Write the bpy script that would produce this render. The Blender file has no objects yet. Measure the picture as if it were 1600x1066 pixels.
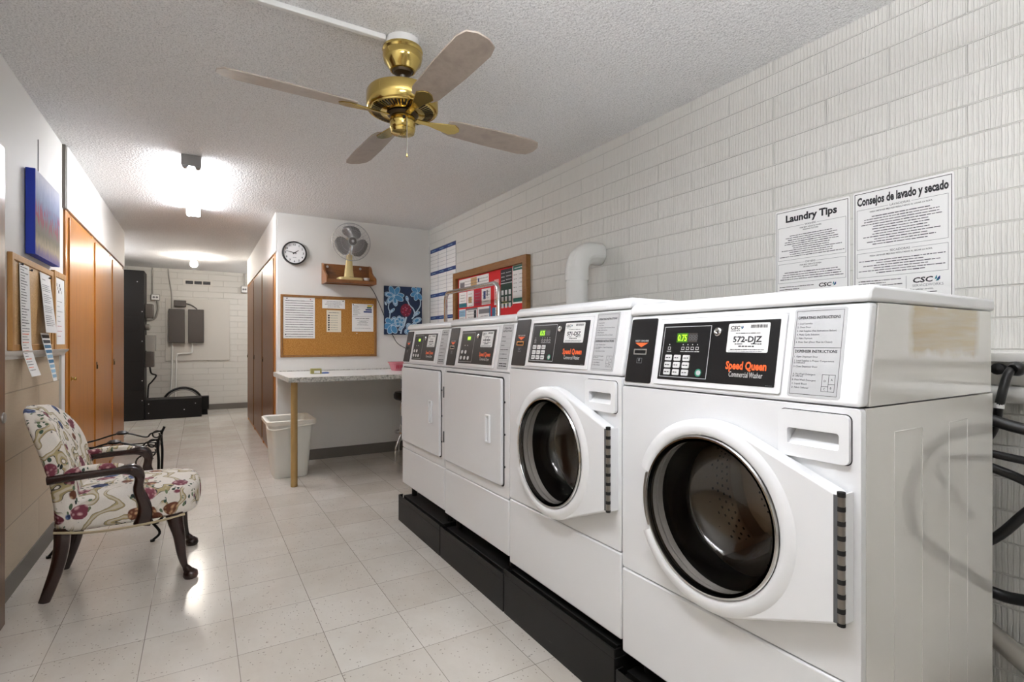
import bpy, bmesh, math, random
from mathutils import Vector
random.seed(7)
PI = math.pi
sc = bpy.context.scene
C = sc.collection

# ------------------------------------------------------------ camera, world, exposure
cam_d = bpy.data.cameras.new('camera'); cam = bpy.data.objects.new('camera', cam_d); C.objects.link(cam)
cam_d.sensor_width = 36.0; cam_d.lens = 36.0 * 815 / 1600; cam_d.shift_y = 0.0025; cam_d.clip_start = 0.02
cam.location = (0, 0, 1.165); cam.rotation_euler = (PI/2, 0, -math.radians(30.96))
sc.camera = cam
w = bpy.data.worlds.new('world'); sc.world = w; w.use_nodes = True
w.node_tree.nodes['Background'].inputs[0].default_value = (0.8, 0.85, 0.9, 1)
w.node_tree.nodes['Background'].inputs[1].default_value = 0.3
sc.view_settings.view_transform = 'Standard'; sc.view_settings.look = 'None'
sc.view_settings.gamma = 1.0; sc.view_settings.exposure = 0.62; sc.view_settings.use_curve_mapping = False
TUBE_HALL, FILL_NEAR, FILL_REAR, FILL_END, BULB = 36.0, 42.0, 42.0, 10.0, 170.0     # what the lamps give off; near, rear and end ones are added fill

# ------------------------------------------------------------ materials
def lin(h):
    h = h.lstrip('#'); o = []
    for i in (0, 2, 4):
        v = int(h[i:i+2], 16) / 255
        o.append(v/12.92 if v <= .04045 else ((v+.055)/1.055)**2.4)
    return (*o, 1)
def mat(name, col, rough=.5, metal=0, spec=.5, coat=0, emit=None, es=0):
    m = bpy.data.materials.new(name); m.use_nodes = True
    b = m.node_tree.nodes['Principled BSDF']
    b.inputs['Base Color'].default_value = lin(col) if isinstance(col, str) else (*col, 1)
    b.inputs['Roughness'].default_value = rough; b.inputs['Metallic'].default_value = metal
    b.inputs['Specular IOR Level'].default_value = spec
    b.inputs['Coat Weight'].default_value = coat; b.inputs['Coat Roughness'].default_value = .12
    if emit: b.inputs['Emission Color'].default_value = lin(emit); b.inputs['Emission Strength'].default_value = es
    return m
class NT:
    """short-hand for building node trees"""
    def __init__(s, m):
        s.t = m.node_tree; s.b = s.t.nodes['Principled BSDF']
    def n(s, typ, **kw):
        nd = s.t.nodes.new(typ)
        for k, v in kw.items():
            if k in nd.inputs.keys(): 
                if hasattr(v, 'is_output'): s.t.links.new(v, nd.inputs[k])
                else: nd.inputs[k].default_value = v
            else: setattr(nd, k, v)
        return nd
    def link(s, a, b): s.t.links.new(a, b)
    def math(s, op, a, b=0, clamp=False):
        nd = s.t.nodes.new('ShaderNodeMath'); nd.operation = op; nd.use_clamp = clamp
        for i, v in enumerate((a, b)):
            if hasattr(v, 'is_output'): s.link(v, nd.inputs[i])
            else: nd.inputs[i].default_value = v
        return nd.outputs[0]
    def mix(s, f, a, b, blend='MIX'):
        nd = s.t.nodes.new('ShaderNodeMix'); nd.data_type = 'RGBA'; nd.blend_type = blend
        for i, v in ((0, f), (6, a), (7, b)):
            if hasattr(v, 'is_output'): s.link(v, nd.inputs[i])
            else: nd.inputs[i].default_value = v
        return nd.outputs[2]
    def ramp(s, f, stops, interp='LINEAR'):
        nd = s.t.nodes.new('ShaderNodeValToRGB'); nd.color_ramp.interpolation = interp
        e = nd.color_ramp.elements
        while len(e) < len(stops): e.new(.5)
        for i, (p, c) in enumerate(stops): e[i].position = p; e[i].color = c if len(c) == 4 else (*c, 1)
        s.link(f, nd.inputs[0]); return nd.outputs[0]
    def pos(s): return s.n('ShaderNodeNewGeometry').outputs['Position']
    def obj(s): return s.n('ShaderNodeTexCoord').outputs['Object']
    def mapping(s, v, scale=(1,1,1), loc=(0,0,0), rot=(0,0,0)):
        nd = s.t.nodes.new('ShaderNodeMapping'); s.link(v, nd.inputs[0])
        nd.inputs['Scale'].default_value = scale; nd.inputs['Location'].default_value = loc; nd.inputs['Rotation'].default_value = rot
        return nd.outputs[0]
    def noise(s, v, scale, detail=4, rough=.55):
        nd = s.n('ShaderNodeTexNoise', Scale=scale, Detail=detail, Roughness=rough); s.link(v, nd.inputs['Vector']); return nd
    def bump(s, h, strength=.3, dist=.01, normal=None):
        nd = s.t.nodes.new('ShaderNodeBump'); nd.inputs['Strength'].default_value = strength; nd.inputs['Distance'].default_value = dist
        s.link(h, nd.inputs['Height'])
        if normal: s.link(normal, nd.inputs['Normal'])
        return nd.outputs[0]
    def swz(s, v, order):
        sp = s.t.nodes.new('ShaderNodeSeparateXYZ'); s.link(v, sp.inputs[0]); cb = s.t.nodes.new('ShaderNodeCombineXYZ')
        for i, a in enumerate(order):
            if a is not None: s.link(sp.outputs[a], cb.inputs[i])
        return cb.outputs[0]
    def sep(s, v):
        sp = s.t.nodes.new('ShaderNodeSeparateXYZ'); s.link(v, sp.inputs[0]); return sp.outputs

def m_ceiling():
    m = mat('popcorn_ceiling', '#dededd', .95); t = NT(m); p = t.pos()
    n1 = t.noise(p, 95, 3); n2 = t.n('ShaderNodeTexVoronoi', Scale=70.0); t.link(p, n2.inputs['Vector'])
    h = t.math('ADD', n1.outputs[0], t.math('MULTIPLY', n2.outputs[0], .8))
    n3 = t.noise(p, 170, 2)
    c = t.ramp(n3.outputs[0], [(.3, lin('#c6c6c6')), (.46, lin('#ededed')), (.7, lin('#f8f8f8'))])
    t.link(c, t.b.inputs['Base Color']); t.link(t.bump(h, .55, .008), t.b.inputs['Normal']); return m
def m_brick(name, order, phase, wd, ht, groove=True, col='#dddcd6', gap='#cfcec8'):
    m = mat(name, col, .55); t = NT(m); p = t.mapping(t.swz(t.pos(), order), loc=phase)
    br = t.n('ShaderNodeTexBrick', Scale=1.0); t.link(p, br.inputs['Vector'])
    br.offset = .5; br.inputs['Brick Width'].default_value = wd; br.inputs['Row Height'].default_value = ht
    br.inputs['Mortar Size'].default_value = .0035; br.inputs['Mortar Smooth'].default_value = .6
    br.inputs['Color1'].default_value = lin(col); br.inputs['Color2'].default_value = lin(col); br.inputs['Mortar'].default_value = lin(gap)
    n = t.noise(p, 9, 5); c = t.mix(t.math('MULTIPLY', n.outputs[0], .25), br.outputs['Color'], lin('#cfcec4'))
    t.link(c, t.b.inputs['Base Color'])
    inv = t.math('SUBTRACT', 1.0, br.outputs['Fac'])
    if groove:
        wv = t.n('ShaderNodeTexWave', Scale=22.0, Distortion=2.2, Detail=3.0); wv.inputs['Detail Scale'].default_value = 1.2; t.link(t.mapping(p, scale=(1, .35, 1)), wv.inputs['Vector'])
        gg = t.ramp(wv.outputs['Fac'], [(.12, (0,0,0)), (.45, (1,1,1))]); wob = t.noise(t.mapping(p, scale=(30, 14, 1)), 1.0, 2)
        h = t.math('MULTIPLY', inv, t.math('ADD', .55, t.math('MULTIPLY', gg, t.math('MULTIPLY', wob.outputs[0], .8))))
    else:
        h = t.math('ADD', inv, t.math('MULTIPLY', t.noise(p, 60, 3).outputs[0], .15))
    t.link(t.bump(h, .8, .006), t.b.inputs['Normal']); return m
def m_floor():
    m = mat('vinyl_tile', '#cfc9bf', .16, spec=.5); t = NT(m); p = t.pos(); T = .3075
    pp = t.mapping(p, loc=(-.7387 + 10*T, -1.888 + 10*T, 0))
    br = t.n('ShaderNodeTexBrick', Scale=1.0); t.link(pp, br.inputs['Vector']); br.offset = 0
    br.inputs['Brick Width'].default_value = T; br.inputs['Row Height'].default_value = T
    br.inputs['Mortar Size'].default_value = .0014; br.inputs['Mortar Smooth'].default_value = .2
    br.inputs['Color1'].default_value = lin('#d8d4cc'); br.inputs['Color2'].default_value = lin('#ccc6bc'); br.inputs['Mortar'].default_value = lin('#6f685f')
    ch = t.n('ShaderNodeTexVoronoi', Scale=95.0); t.link(t.mapping(p, scale=(1, .55, 1), rot=(0, 0, .6)), ch.inputs['Vector'])
    cm = t.ramp(ch.outputs['Distance'], [(.12, (1,1,1)), (.2, (0,0,0))])
    pk = t.ramp(t.sep(ch.outputs['Color'])[0], [(.62, (0,0,0)), (.64, (1,1,1))])
    c = t.mix(t.math('MULTIPLY', t.math('MULTIPLY', cm, pk), .95), br.outputs['Color'], lin('#6f675c'))
    ch2 = t.n('ShaderNodeTexVoronoi', Scale=42.0); t.link(t.mapping(p, scale=(.6, 1.2, 1), rot=(0, 0, -.3)), ch2.inputs['Vector'])
    k2 = t.math('MULTIPLY', t.ramp(ch2.outputs['Distance'], [(.10, (1,1,1)), (.16, (0,0,0))]), t.ramp(t.sep(ch2.outputs['Color'])[1], [(.68, (0,0,0)), (.70, (1,1,1))]))
    c = t.mix(t.math('MULTIPLY', k2, .8), c, lin('#5a5249'))
    n = t.noise(p, 3.2, 5, .6); c = t.mix(t.math('MULTIPLY', t.ramp(n.outputs[0], [(.35, (0,0,0)), (.7, (1,1,1))]), .42), c, lin('#b7ab9b'))
    st = t.noise(t.mapping(p, scale=(1, .35, 1), rot=(0, 0, .5)), 38, 4); c = t.mix(t.math('MULTIPLY', st.outputs[0], .18), c, lin('#f0ece4'))
    t.link(c, t.b.inputs['Base Color'])
    rg = t.noise(p, 14, 4); t.link(t.math('ADD', .10, t.math('MULTIPLY', rg.outputs[0], .16)), t.b.inputs['Roughness'])
    h = t.math('ADD', t.math('SUBTRACT', 1.0, br.outputs['Fac']), t.math('MULTIPLY', t.noise(p, 7, 2).outputs[0], .6))
    t.link(t.bump(h, .10, .004), t.b.inputs['Normal']); return m
def m_wallpaint(name, col):
    m = mat(name, col, .6); t = NT(m); p = t.pos(); n = t.noise(p, 120, 3)
    t.link(t.bump(n.outputs[0], .12, .003), t.b.inputs['Normal'])
    c = t.mix(t.math('MULTIPLY', t.noise(p, 1.7, 5).outputs[0], .18), lin(col), lin('#cfcbc3')); t.link(c, t.b.inputs['Base Color']); return m
def m_tilewall():
    m = mat('beige_wall_block', '#cdbba2', .38); t = NT(m); p = t.mapping(t.swz(t.pos(), (1, 2, None)), loc=(-3.45 + 6.4, -.017, 0))
    br = t.n('ShaderNodeTexBrick', Scale=1.0); t.link(p, br.inputs['Vector']); br.offset = .5
    br.inputs['Brick Width'].default_value = .64; br.inputs['Row Height'].default_value = .307
    br.inputs['Mortar Size'].default_value = .003; br.inputs['Color1'].default_value = lin('#d2c2aa'); br.inputs['Color2'].default_value = lin('#c9b79d'); br.inputs['Mortar'].default_value = lin('#94846c')
    n = t.noise(t.mapping(p, scale=(2, 22, 1)), 3, 5); c = t.mix(t.math('MULTIPLY', n.outputs[0], .5), br.outputs['Color'], lin('#bba88c'))
    v = t.noise(p, 150, 2); c = t.mix(t.ramp(v.outputs[0], [(.6, (0,0,0)), (.68, (.5,.5,.5))]), c, lin('#a18f76'))
    t.link(c, t.b.inputs['Base Color']); t.link(t.bump(t.math('SUBTRACT', 1.0, br.outputs['Fac']), .4, .004), t.b.inputs['Normal']); return m
def m_wood(name, c1, c2, rough=.3, coat=.5, scale=(30, 30, 1.1), obj=False):
    m = mat(name, c1, rough, coat=coat); t = NT(m); p = t.mapping(t.obj() if obj else t.pos(), scale=scale)
    n = t.noise(p, 1.0, 6, .62); n.inputs['Distortion'].default_value = .35
    n2 = t.noise(t.mapping(p, scale=(4, 4, 2)), 1.0, 4)
    f = t.math('ADD', t.math('MULTIPLY', n.outputs[0], .75), t.math('MULTIPLY', n2.outputs[0], .25))
    c = t.ramp(f, [(.34, lin(c2)), (.52, lin(c1)), (.7, lin(c2))]); t.link(c, t.b.inputs['Base Color'])
    t.link(t.bump(n2.outputs[0], .05, .002), t.b.inputs['Normal']); return m
def m_cork():
    m = mat('cork', '#b7843f', .9); t = NT(m); n = t.noise(t.pos(), 140, 5, .7)
    c = t.ramp(n.outputs[0], [(.35, lin('#8d5d22')), (.5, lin('#b27c35')), (.68, lin('#c8995a'))]); t.link(c, t.b.inputs['Base Color']); return m
def m_speckle(name, base, dark, light, sc_=170):
    m = mat(name, base, .35); t = NT(m); n = t.noise(t.pos(), sc_, 3, .7)
    c = t.ramp(n.outputs[0], [(.33, lin(dark)), (.47, lin(base)), (.62, lin(light))]); t.link(c, t.b.inputs['Base Color']); return m
def m_enamel(name='white_enamel', col='#e9eaeb', rough=.22):
    m = mat(name, col, rough, coat=.25); t = NT(m); n = t.noise(t.pos(), 260, 2)
    t.link(t.bump(n.outputs[0], .03, .001), t.b.inputs['Normal']); return m
def m_side():
    """grey-white enamel with a yellowed adhesive stain left by a removed sheet"""
    m = m_enamel('side_enamel', '#dcdad4', .1); m.node_tree.nodes['Principled BSDF'].inputs['Coat Weight'].default_value = .9; m.node_tree.nodes['Principled BSDF'].inputs['Coat Roughness'].default_value = .04; t = NT(m); x, y, z = t.sep(t.pos())
    wob = t.math('MULTIPLY', t.math('SUBTRACT', t.noise(t.pos(), 14, 3).outputs[0], .5), .05)
    def band(v, a, b, soft):
        v = t.math('ADD', v, wob)
        return t.math('MULTIPLY', t.math('DIVIDE', t.math('SUBTRACT', v, a), soft, True), t.math('DIVIDE', t.math('SUBTRACT', b, v), soft, True))
    f = t.math('MULTIPLY', band(x, 1.36, 1.775, .035), band(z, 1.13, 1.27, .02))
    st = t.noise(t.mapping(t.pos(), scale=(4, 1, 60)), 1.0, 3)
    f = t.math('MULTIPLY', f, t.math('ADD', .35, t.math('MULTIPLY', st.outputs[0], .7)))
    gate = t.math('LESS_THAN', y, .6)
    c = t.mix(t.math('MULTIPLY', f, gate), lin('#dcdad4'), lin('#a88d4a')); t.link(c, t.b.inputs['Base Color']); return m
def m_black_base():
    m = mat('black_painted_steel', '#121110', .5, spec=.3); t = NT(m); p = t.pos()
    s = t.noise(t.mapping(p, scale=(60, 4, 60)), 1.0, 3); k = t.ramp(s.outputs[0], [(.74, (0,0,0)), (.78, (.5,.5,.5))])
    c = t.mix(k, lin('#121110'), lin('#5d5a55')); t.link(c, t.b.inputs['Base Color']); return m
def m_floral():
    """cream tapestry with scrolls, leaves and clusters of roses"""
    m = mat('floral_tapestry', '#e4ddd0', .8); t = NT(m); p0 = t.obj()
    wp = t.noise(p0, 7, 2); d = t.n('ShaderNodeVectorMath', operation='SCALE'); t.link(wp.outputs['Color'], d.inputs[0]); d.inputs['Scale'].default_value = .07
    a = t.n('ShaderNodeVectorMath', operation='ADD'); t.link(p0, a.inputs[0]); t.link(d.outputs[0], a.inputs[1]); p = a.outputs[0]
    c = t.mix(t.noise(p0, 220, 2).outputs[0], lin('#e2dace'), lin('#f3eee6'))
    # gold-green scrolls
    wv = t.n('ShaderNodeTexWave', Scale=3.6, Distortion=15.0, Detail=1.5); wv.inputs['Detail Scale'].default_value = 1.6; t.link(p, wv.inputs['Vector'])
    gate = t.ramp(t.noise(p0, 5.5, 1).outputs[0], [(.40, (0,0,0)), (.46, (1,1,1))])
    e1 = t.ramp(wv.outputs['Fac'], [(.78, (0,0,0)), (.81, (1,1,1)), (.93, (1,1,1)), (.97, (.5,.5,.5))])
    e2 = t.ramp(wv.outputs['Fac'], [(.72, (0,0,0)), (.75, (1,1,1)), (.78, (1,1,1)), (.81, (0,0,0))])
    tone = t.mix(t.noise(p0, 40, 2).outputs[0], lin('#8d7d4c'), lin('#cdbb8d'))
    c = t.mix(t.math('MULTIPLY', e1, gate), c, tone); c = t.mix(t.math('MULTIPLY', e2, gate), c, lin('#4a4230'))
    # leaf sprays around the flowers
    big = t.n('ShaderNodeTexVoronoi', Scale=10.5, Randomness=.7); t.link(p, big.inputs['Vector'])
    ring = t.ramp(big.outputs['Distance'], [(.2, (1,1,1)), (.64, (1,1,1)), (.68, (0,0,0))])
    rnd = t.sep(big.outputs['Color'])
    has = t.math('GREATER_THAN', rnd[0], .26)
    lf = t.n('ShaderNodeTexVoronoi', Scale=58.0); t.link(t.mapping(p, scale=(1, 1, .45), rot=(.6, .5, .7)), lf.inputs['Vector'])
    leaf = t.math('MULTIPLY', t.ramp(lf.outputs['Distance'], [(.36, (1,1,1)), (.42, (0,0,0))]), t.math('GREATER_THAN', t.sep(lf.outputs['Color'])[0], .42))
    lc = t.ramp(t.sep(lf.outputs['Color'])[1], [(.2, lin('#1f2c2a')), (.5, lin('#3d5744')), (.9, lin('#6e7f5c'))])
    c = t.mix(t.math('MULTIPLY', t.math('MULTIPLY', leaf, ring), has), c, lc)
    # blooms: petal shading by a finer cell pattern
    core = t.ramp(big.outputs['Distance'], [(.36, (1,1,1)), (.40, (0,0,0))])
    pt = t.n('ShaderNodeTexVoronoi', Scale=48.0); t.link(p, pt.inputs['Vector'])
    dark = t.ramp(rnd[1], [(0, lin('#6e2a38')), (.30, lin('#22315c')), (.60, lin('#6b3a24')), (.78, lin('#7d3a48'))], 'CONSTANT')
    lite = t.ramp(rnd[1], [(0, lin('#d3a0a4')), (.30, lin('#6479a3')), (.60, lin('#c9a077')), (.78, lin('#e3bcb8'))], 'CONSTANT')
    bl = t.mix(t.ramp(pt.outputs['Distance'], [(.15, (1,1,1)), (.5, (0,0,0))]), dark, lite)
    c = t.mix(t.math('MULTIPLY', core, has), c, bl)
    t.link(c, t.b.inputs['Base Color']); t.link(t.bump(t.noise(p0, 300, 2).outputs[0], .2, .002), t.b.inputs['Normal']); return m
def m_tulips():
    m = mat('tulip_field_paint', '#b0a6c2', .7, spec=.1); t = NT(m); x, y, z = t.sep(t.pos()); p = t.pos()
    f = t.math('DIVIDE', t.math('SUBTRACT', z, 1.62), .43)
    s = t.noise(t.mapping(p, scale=(1, 70, 14)), 1.0, 4, .65); ff = t.math('ADD', f, t.math('MULTIPLY', t.math('SUBTRACT', s.outputs[0], .5), .25))
    c = t.ramp(ff, [(.03, lin('#84799f')), (.14, lin('#b5a58c')), (.26, lin('#857f70')), (.42, lin('#807a78')), (.58, lin('#7d86a6')), (.78, lin('#a5aecb')), (.95, lin('#cdd0df'))])
    tp = t.noise(t.mapping(p, scale=(1, 34, 12)), 1.0, 2)
    bd = t.math('MULTIPLY', t.ramp(f, [(.3, (0,0,0)), (.42, (1,1,1)), (.56, (1,1,1)), (.68, (0,0,0))]), t.ramp(tp.outputs[0], [(.47, (0,0,0)), (.56, (1,1,1))]))
    c = t.mix(t.math('MULTIPLY', bd, .8), c, lin('#a34c5e'))
    t.link(c, t.b.inputs['Base Color']); t.link(t.bump(s.outputs[0], .5, .003), t.b.inputs['Normal']); return m
def m_perf():
    m = mat('perforated_drum', '#8f857b', .3, .9); t = NT(m)
    return m
def m_glass():
    m = mat('bowl_glass', '#e4e0da', .02); b = m.node_tree.nodes['Principled BSDF']
    b.inputs['Transmission Weight'].default_value = 1; b.inputs['IOR'].default_value = 1.5; return m

M = dict(
    ceiling=m_ceiling(), brick=m_brick('painted_combed_brick', (1, 2, None), (-.72 + 4.6, -2.175 + 3.09, 0), .46, .103),
    brick_far=m_brick('painted_far_brick', (0, 2, None), (4, 3.09 - 2.175, 0), .46, .103, False, '#d6d4ce', '#c4c1ba'),
    floor=m_floor(), wall=m_wallpaint('white_wall_paint', '#e9e8e4'), soffit=m_wallpaint('soffit_paint', '#eceae6'), block=m_tilewall(),
    trim=mat('white_trim', '#e6e4df', .4), vinyl=mat('grey_vinyl_base', '#6f6a63', .5),
    oak=m_wood('honey_veneer', '#a96818', '#8b530e', .36, .1), stile=m_wood('orange_stile', '#b87418', '#9c5e0f', .4, .2),
    walnut=m_wood('dark_veneer', '#6f4722', '#553415', .38, .05), doorwood=m_wood('brown_door_veneer', '#6f4726', '#58361b', .35, .4),
    shelfwood=m_wood('stained_pine', '#8b5626', '#6d3d16', .4, .2, (6, 30, 30)), frame=m_wood('oak_frame', '#93652f', '#7c5021', .45, .1, (20, 3, 20)),
    cork=m_cork(), corkpale=m_speckle('pale_cork', '#c9a26c', '#ab8350', '#d7b687', 200), paper=mat('paper', '#f1f1ef', .8), paper_c=mat('cream_paper', '#ebe3cf', .8), ink=mat('ink', '#2b2b2e', .7),
    softink=mat('soft_ink', '#4e4e54', .7), greyink=mat('grey_ink', '#7d7d80', .7), navy=mat('navy_ink', '#1e3a78', .6), teal=mat('teal_ink', '#1c7a86', .6), red=mat('red_felt', '#cf2325', .85), crimson=mat('crimson_ink', '#b0233f', .7), pink=mat('pink_ink', '#e7a9a8', .7),
    green=mat('dark_green_ink', '#17382c', .7), sea=mat('sea_green_ink', '#2c6f63', .7), skyink=mat('pale_blue_ink', '#8fb6cf', .7), orangeink=mat('orange_print', '#f0632b', .5), yellowink=mat('yellow_ink', '#e0c94e', .6), blueflyer=mat('flyer_blue', '#2f6f97', .6),
    enamel=m_enamel(), console=m_enamel('console_enamel', '#ecedee', .3), side=m_side(), blackp=mat('black_panel', '#131213', .4, spec=.35), greyp=mat('grey_plate', '#bdbebf', .45),
    rim=mat('dark_grey_rim', '#595a5c', .4), seam=mat('shadow_gap', '#2a2a2a', .8), chrome=mat('chrome', '#d8d8d8', .12, 1), steel=mat('brushed_steel', '#b9b7b2', .3, 1), hinge=mat('aged_hinge', '#8f8a84', .35, .9),
    rubber=mat('black_rubber', '#111112', .3), drum=mat('drum_steel', '#a59889', .28, .9), hole=mat('drum_hole', '#0b0a0a', .8), glass=m_glass(), base=m_black_base(),
    led=mat('green_digits', '#7dc21e', .5, emit='#a6e22e', es=1.2), ledglow=mat('lit_green_lens', '#2f5a10', .4, emit='#4d8a14', es=.35), leddim=mat('dim_digits', '#3e3734', .5), key=mat('key_white', '#dcdcdb', .5), keygreen=mat('start_green', '#2d8a6d', .5),
    brass=mat('polished_brass', '#cbb26a', .14, 1), brassdark=mat('aged_bronze', '#4b4032', .35, .8), dark=mat('dark_gap', '#141312', .9), blade=m_wood('blade_veneer', '#b0a397', '#9d9084', .4, .1, (9, 9, 40)),
    white=mat('white_plastic', '#eeeeec', .4), raceway=mat('painted_raceway', '#f2f2f0', .5), tube=mat('lit_tube', '#ffffff', .5, emit='#f3f4f9', es=TUBE_HALL), fillnear=mat('fill_tube_near', '#ffffff', .5, emit='#f3f4f9', es=FILL_NEAR), fillrear=mat('fill_tube_rear', '#ffffff', .5, emit='#f3f4f9', es=FILL_REAR), fillend=mat('fill_tube_end', '#ffffff', .5, emit='#f3f4f9', es=FILL_END), bulb=mat('lit_bulb', '#ffffff', .5, emit='#fff6ea', es=BULB),
    fixture=mat('fixture_enamel', '#e3e3e1', .4), fixgrey=mat('fixture_end', '#a9a9a8', .5),
    floral=m_floral(), mahog=m_wood('mahogany', '#2c130c', '#1b0b07', .25, .4, (14, 14, 14), True), iron=mat('wrought_iron', '#1a1817', .4, .6), gimp=mat('gimp_braid', '#b9ab8c', .8),
    bluecanvas=mat('cobalt_edge', '#1b38b0', .6), tulips=m_tulips(), navycanvas=mat('navy_canvas', '#132c4e', .6), petal=mat('blue_petal', '#4f93c4', .6), petal2=mat('pale_petal', '#c6dcea', .6), bloom=mat('maroon_bloom', '#7b1f3a', .6), bloom2=mat('rose_stroke', '#c56a86', .6),
    laminate=mat('white_laminate', '#e2e3e0', .3), lamedge=m_speckle('speckled_edge', '#bdbcb4', '#75756f', '#dcdbd4', 75), post=mat('tan_post_paint', '#a5854f', .45), binw=mat('white_bin_plastic', '#e6e6df', .4), liner=mat('bin_liner', '#efece2', .45),
    blackseat=mat('black_vinyl', '#141415', .4), basket=mat('pink_basket_plastic', '#c0707b', .45), blue=mat('blue_plastic', '#2b5fae', .4), carton=mat('olive_carton', '#a09a5d', .6), pingold=mat('brass_pin', '#8a6a2c', .4, .8),
    fangold=mat('gold_fan_plastic', '#d9c58c', .35), fanblade=mat('smoke_blade', '#6b6866', .35), cage=mat('fan_wire', '#b5b5b5', .35, .5), metalblk=mat('black_cabinet_paint', '#100e0d', .5, spec=.3), greybox=mat('taupe_electrical', '#4a443f', .5), greybox2=mat('grey_electrical', '#8b8985', .5), conduit=mat('grey_conduit', '#9d9a93', .4, .5),
    ductw=mat('painted_duct', '#e2e2de', .5), clockblk=mat('clock_black', '#161616', .35), clockface=mat('clock_white', '#f4f4f4', .6), cup=mat('china', '#eeeae6', .3),
    valve=mat('aged_brass', '#8a7a55', .4, .9), tape=mat('white_tape', '#e4e4e2', .6), boardw=m_wallpaint('backboard_paint', '#cfccc5'), panelw=m_wallpaint('panel_paint', '#dddad2'))

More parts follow.
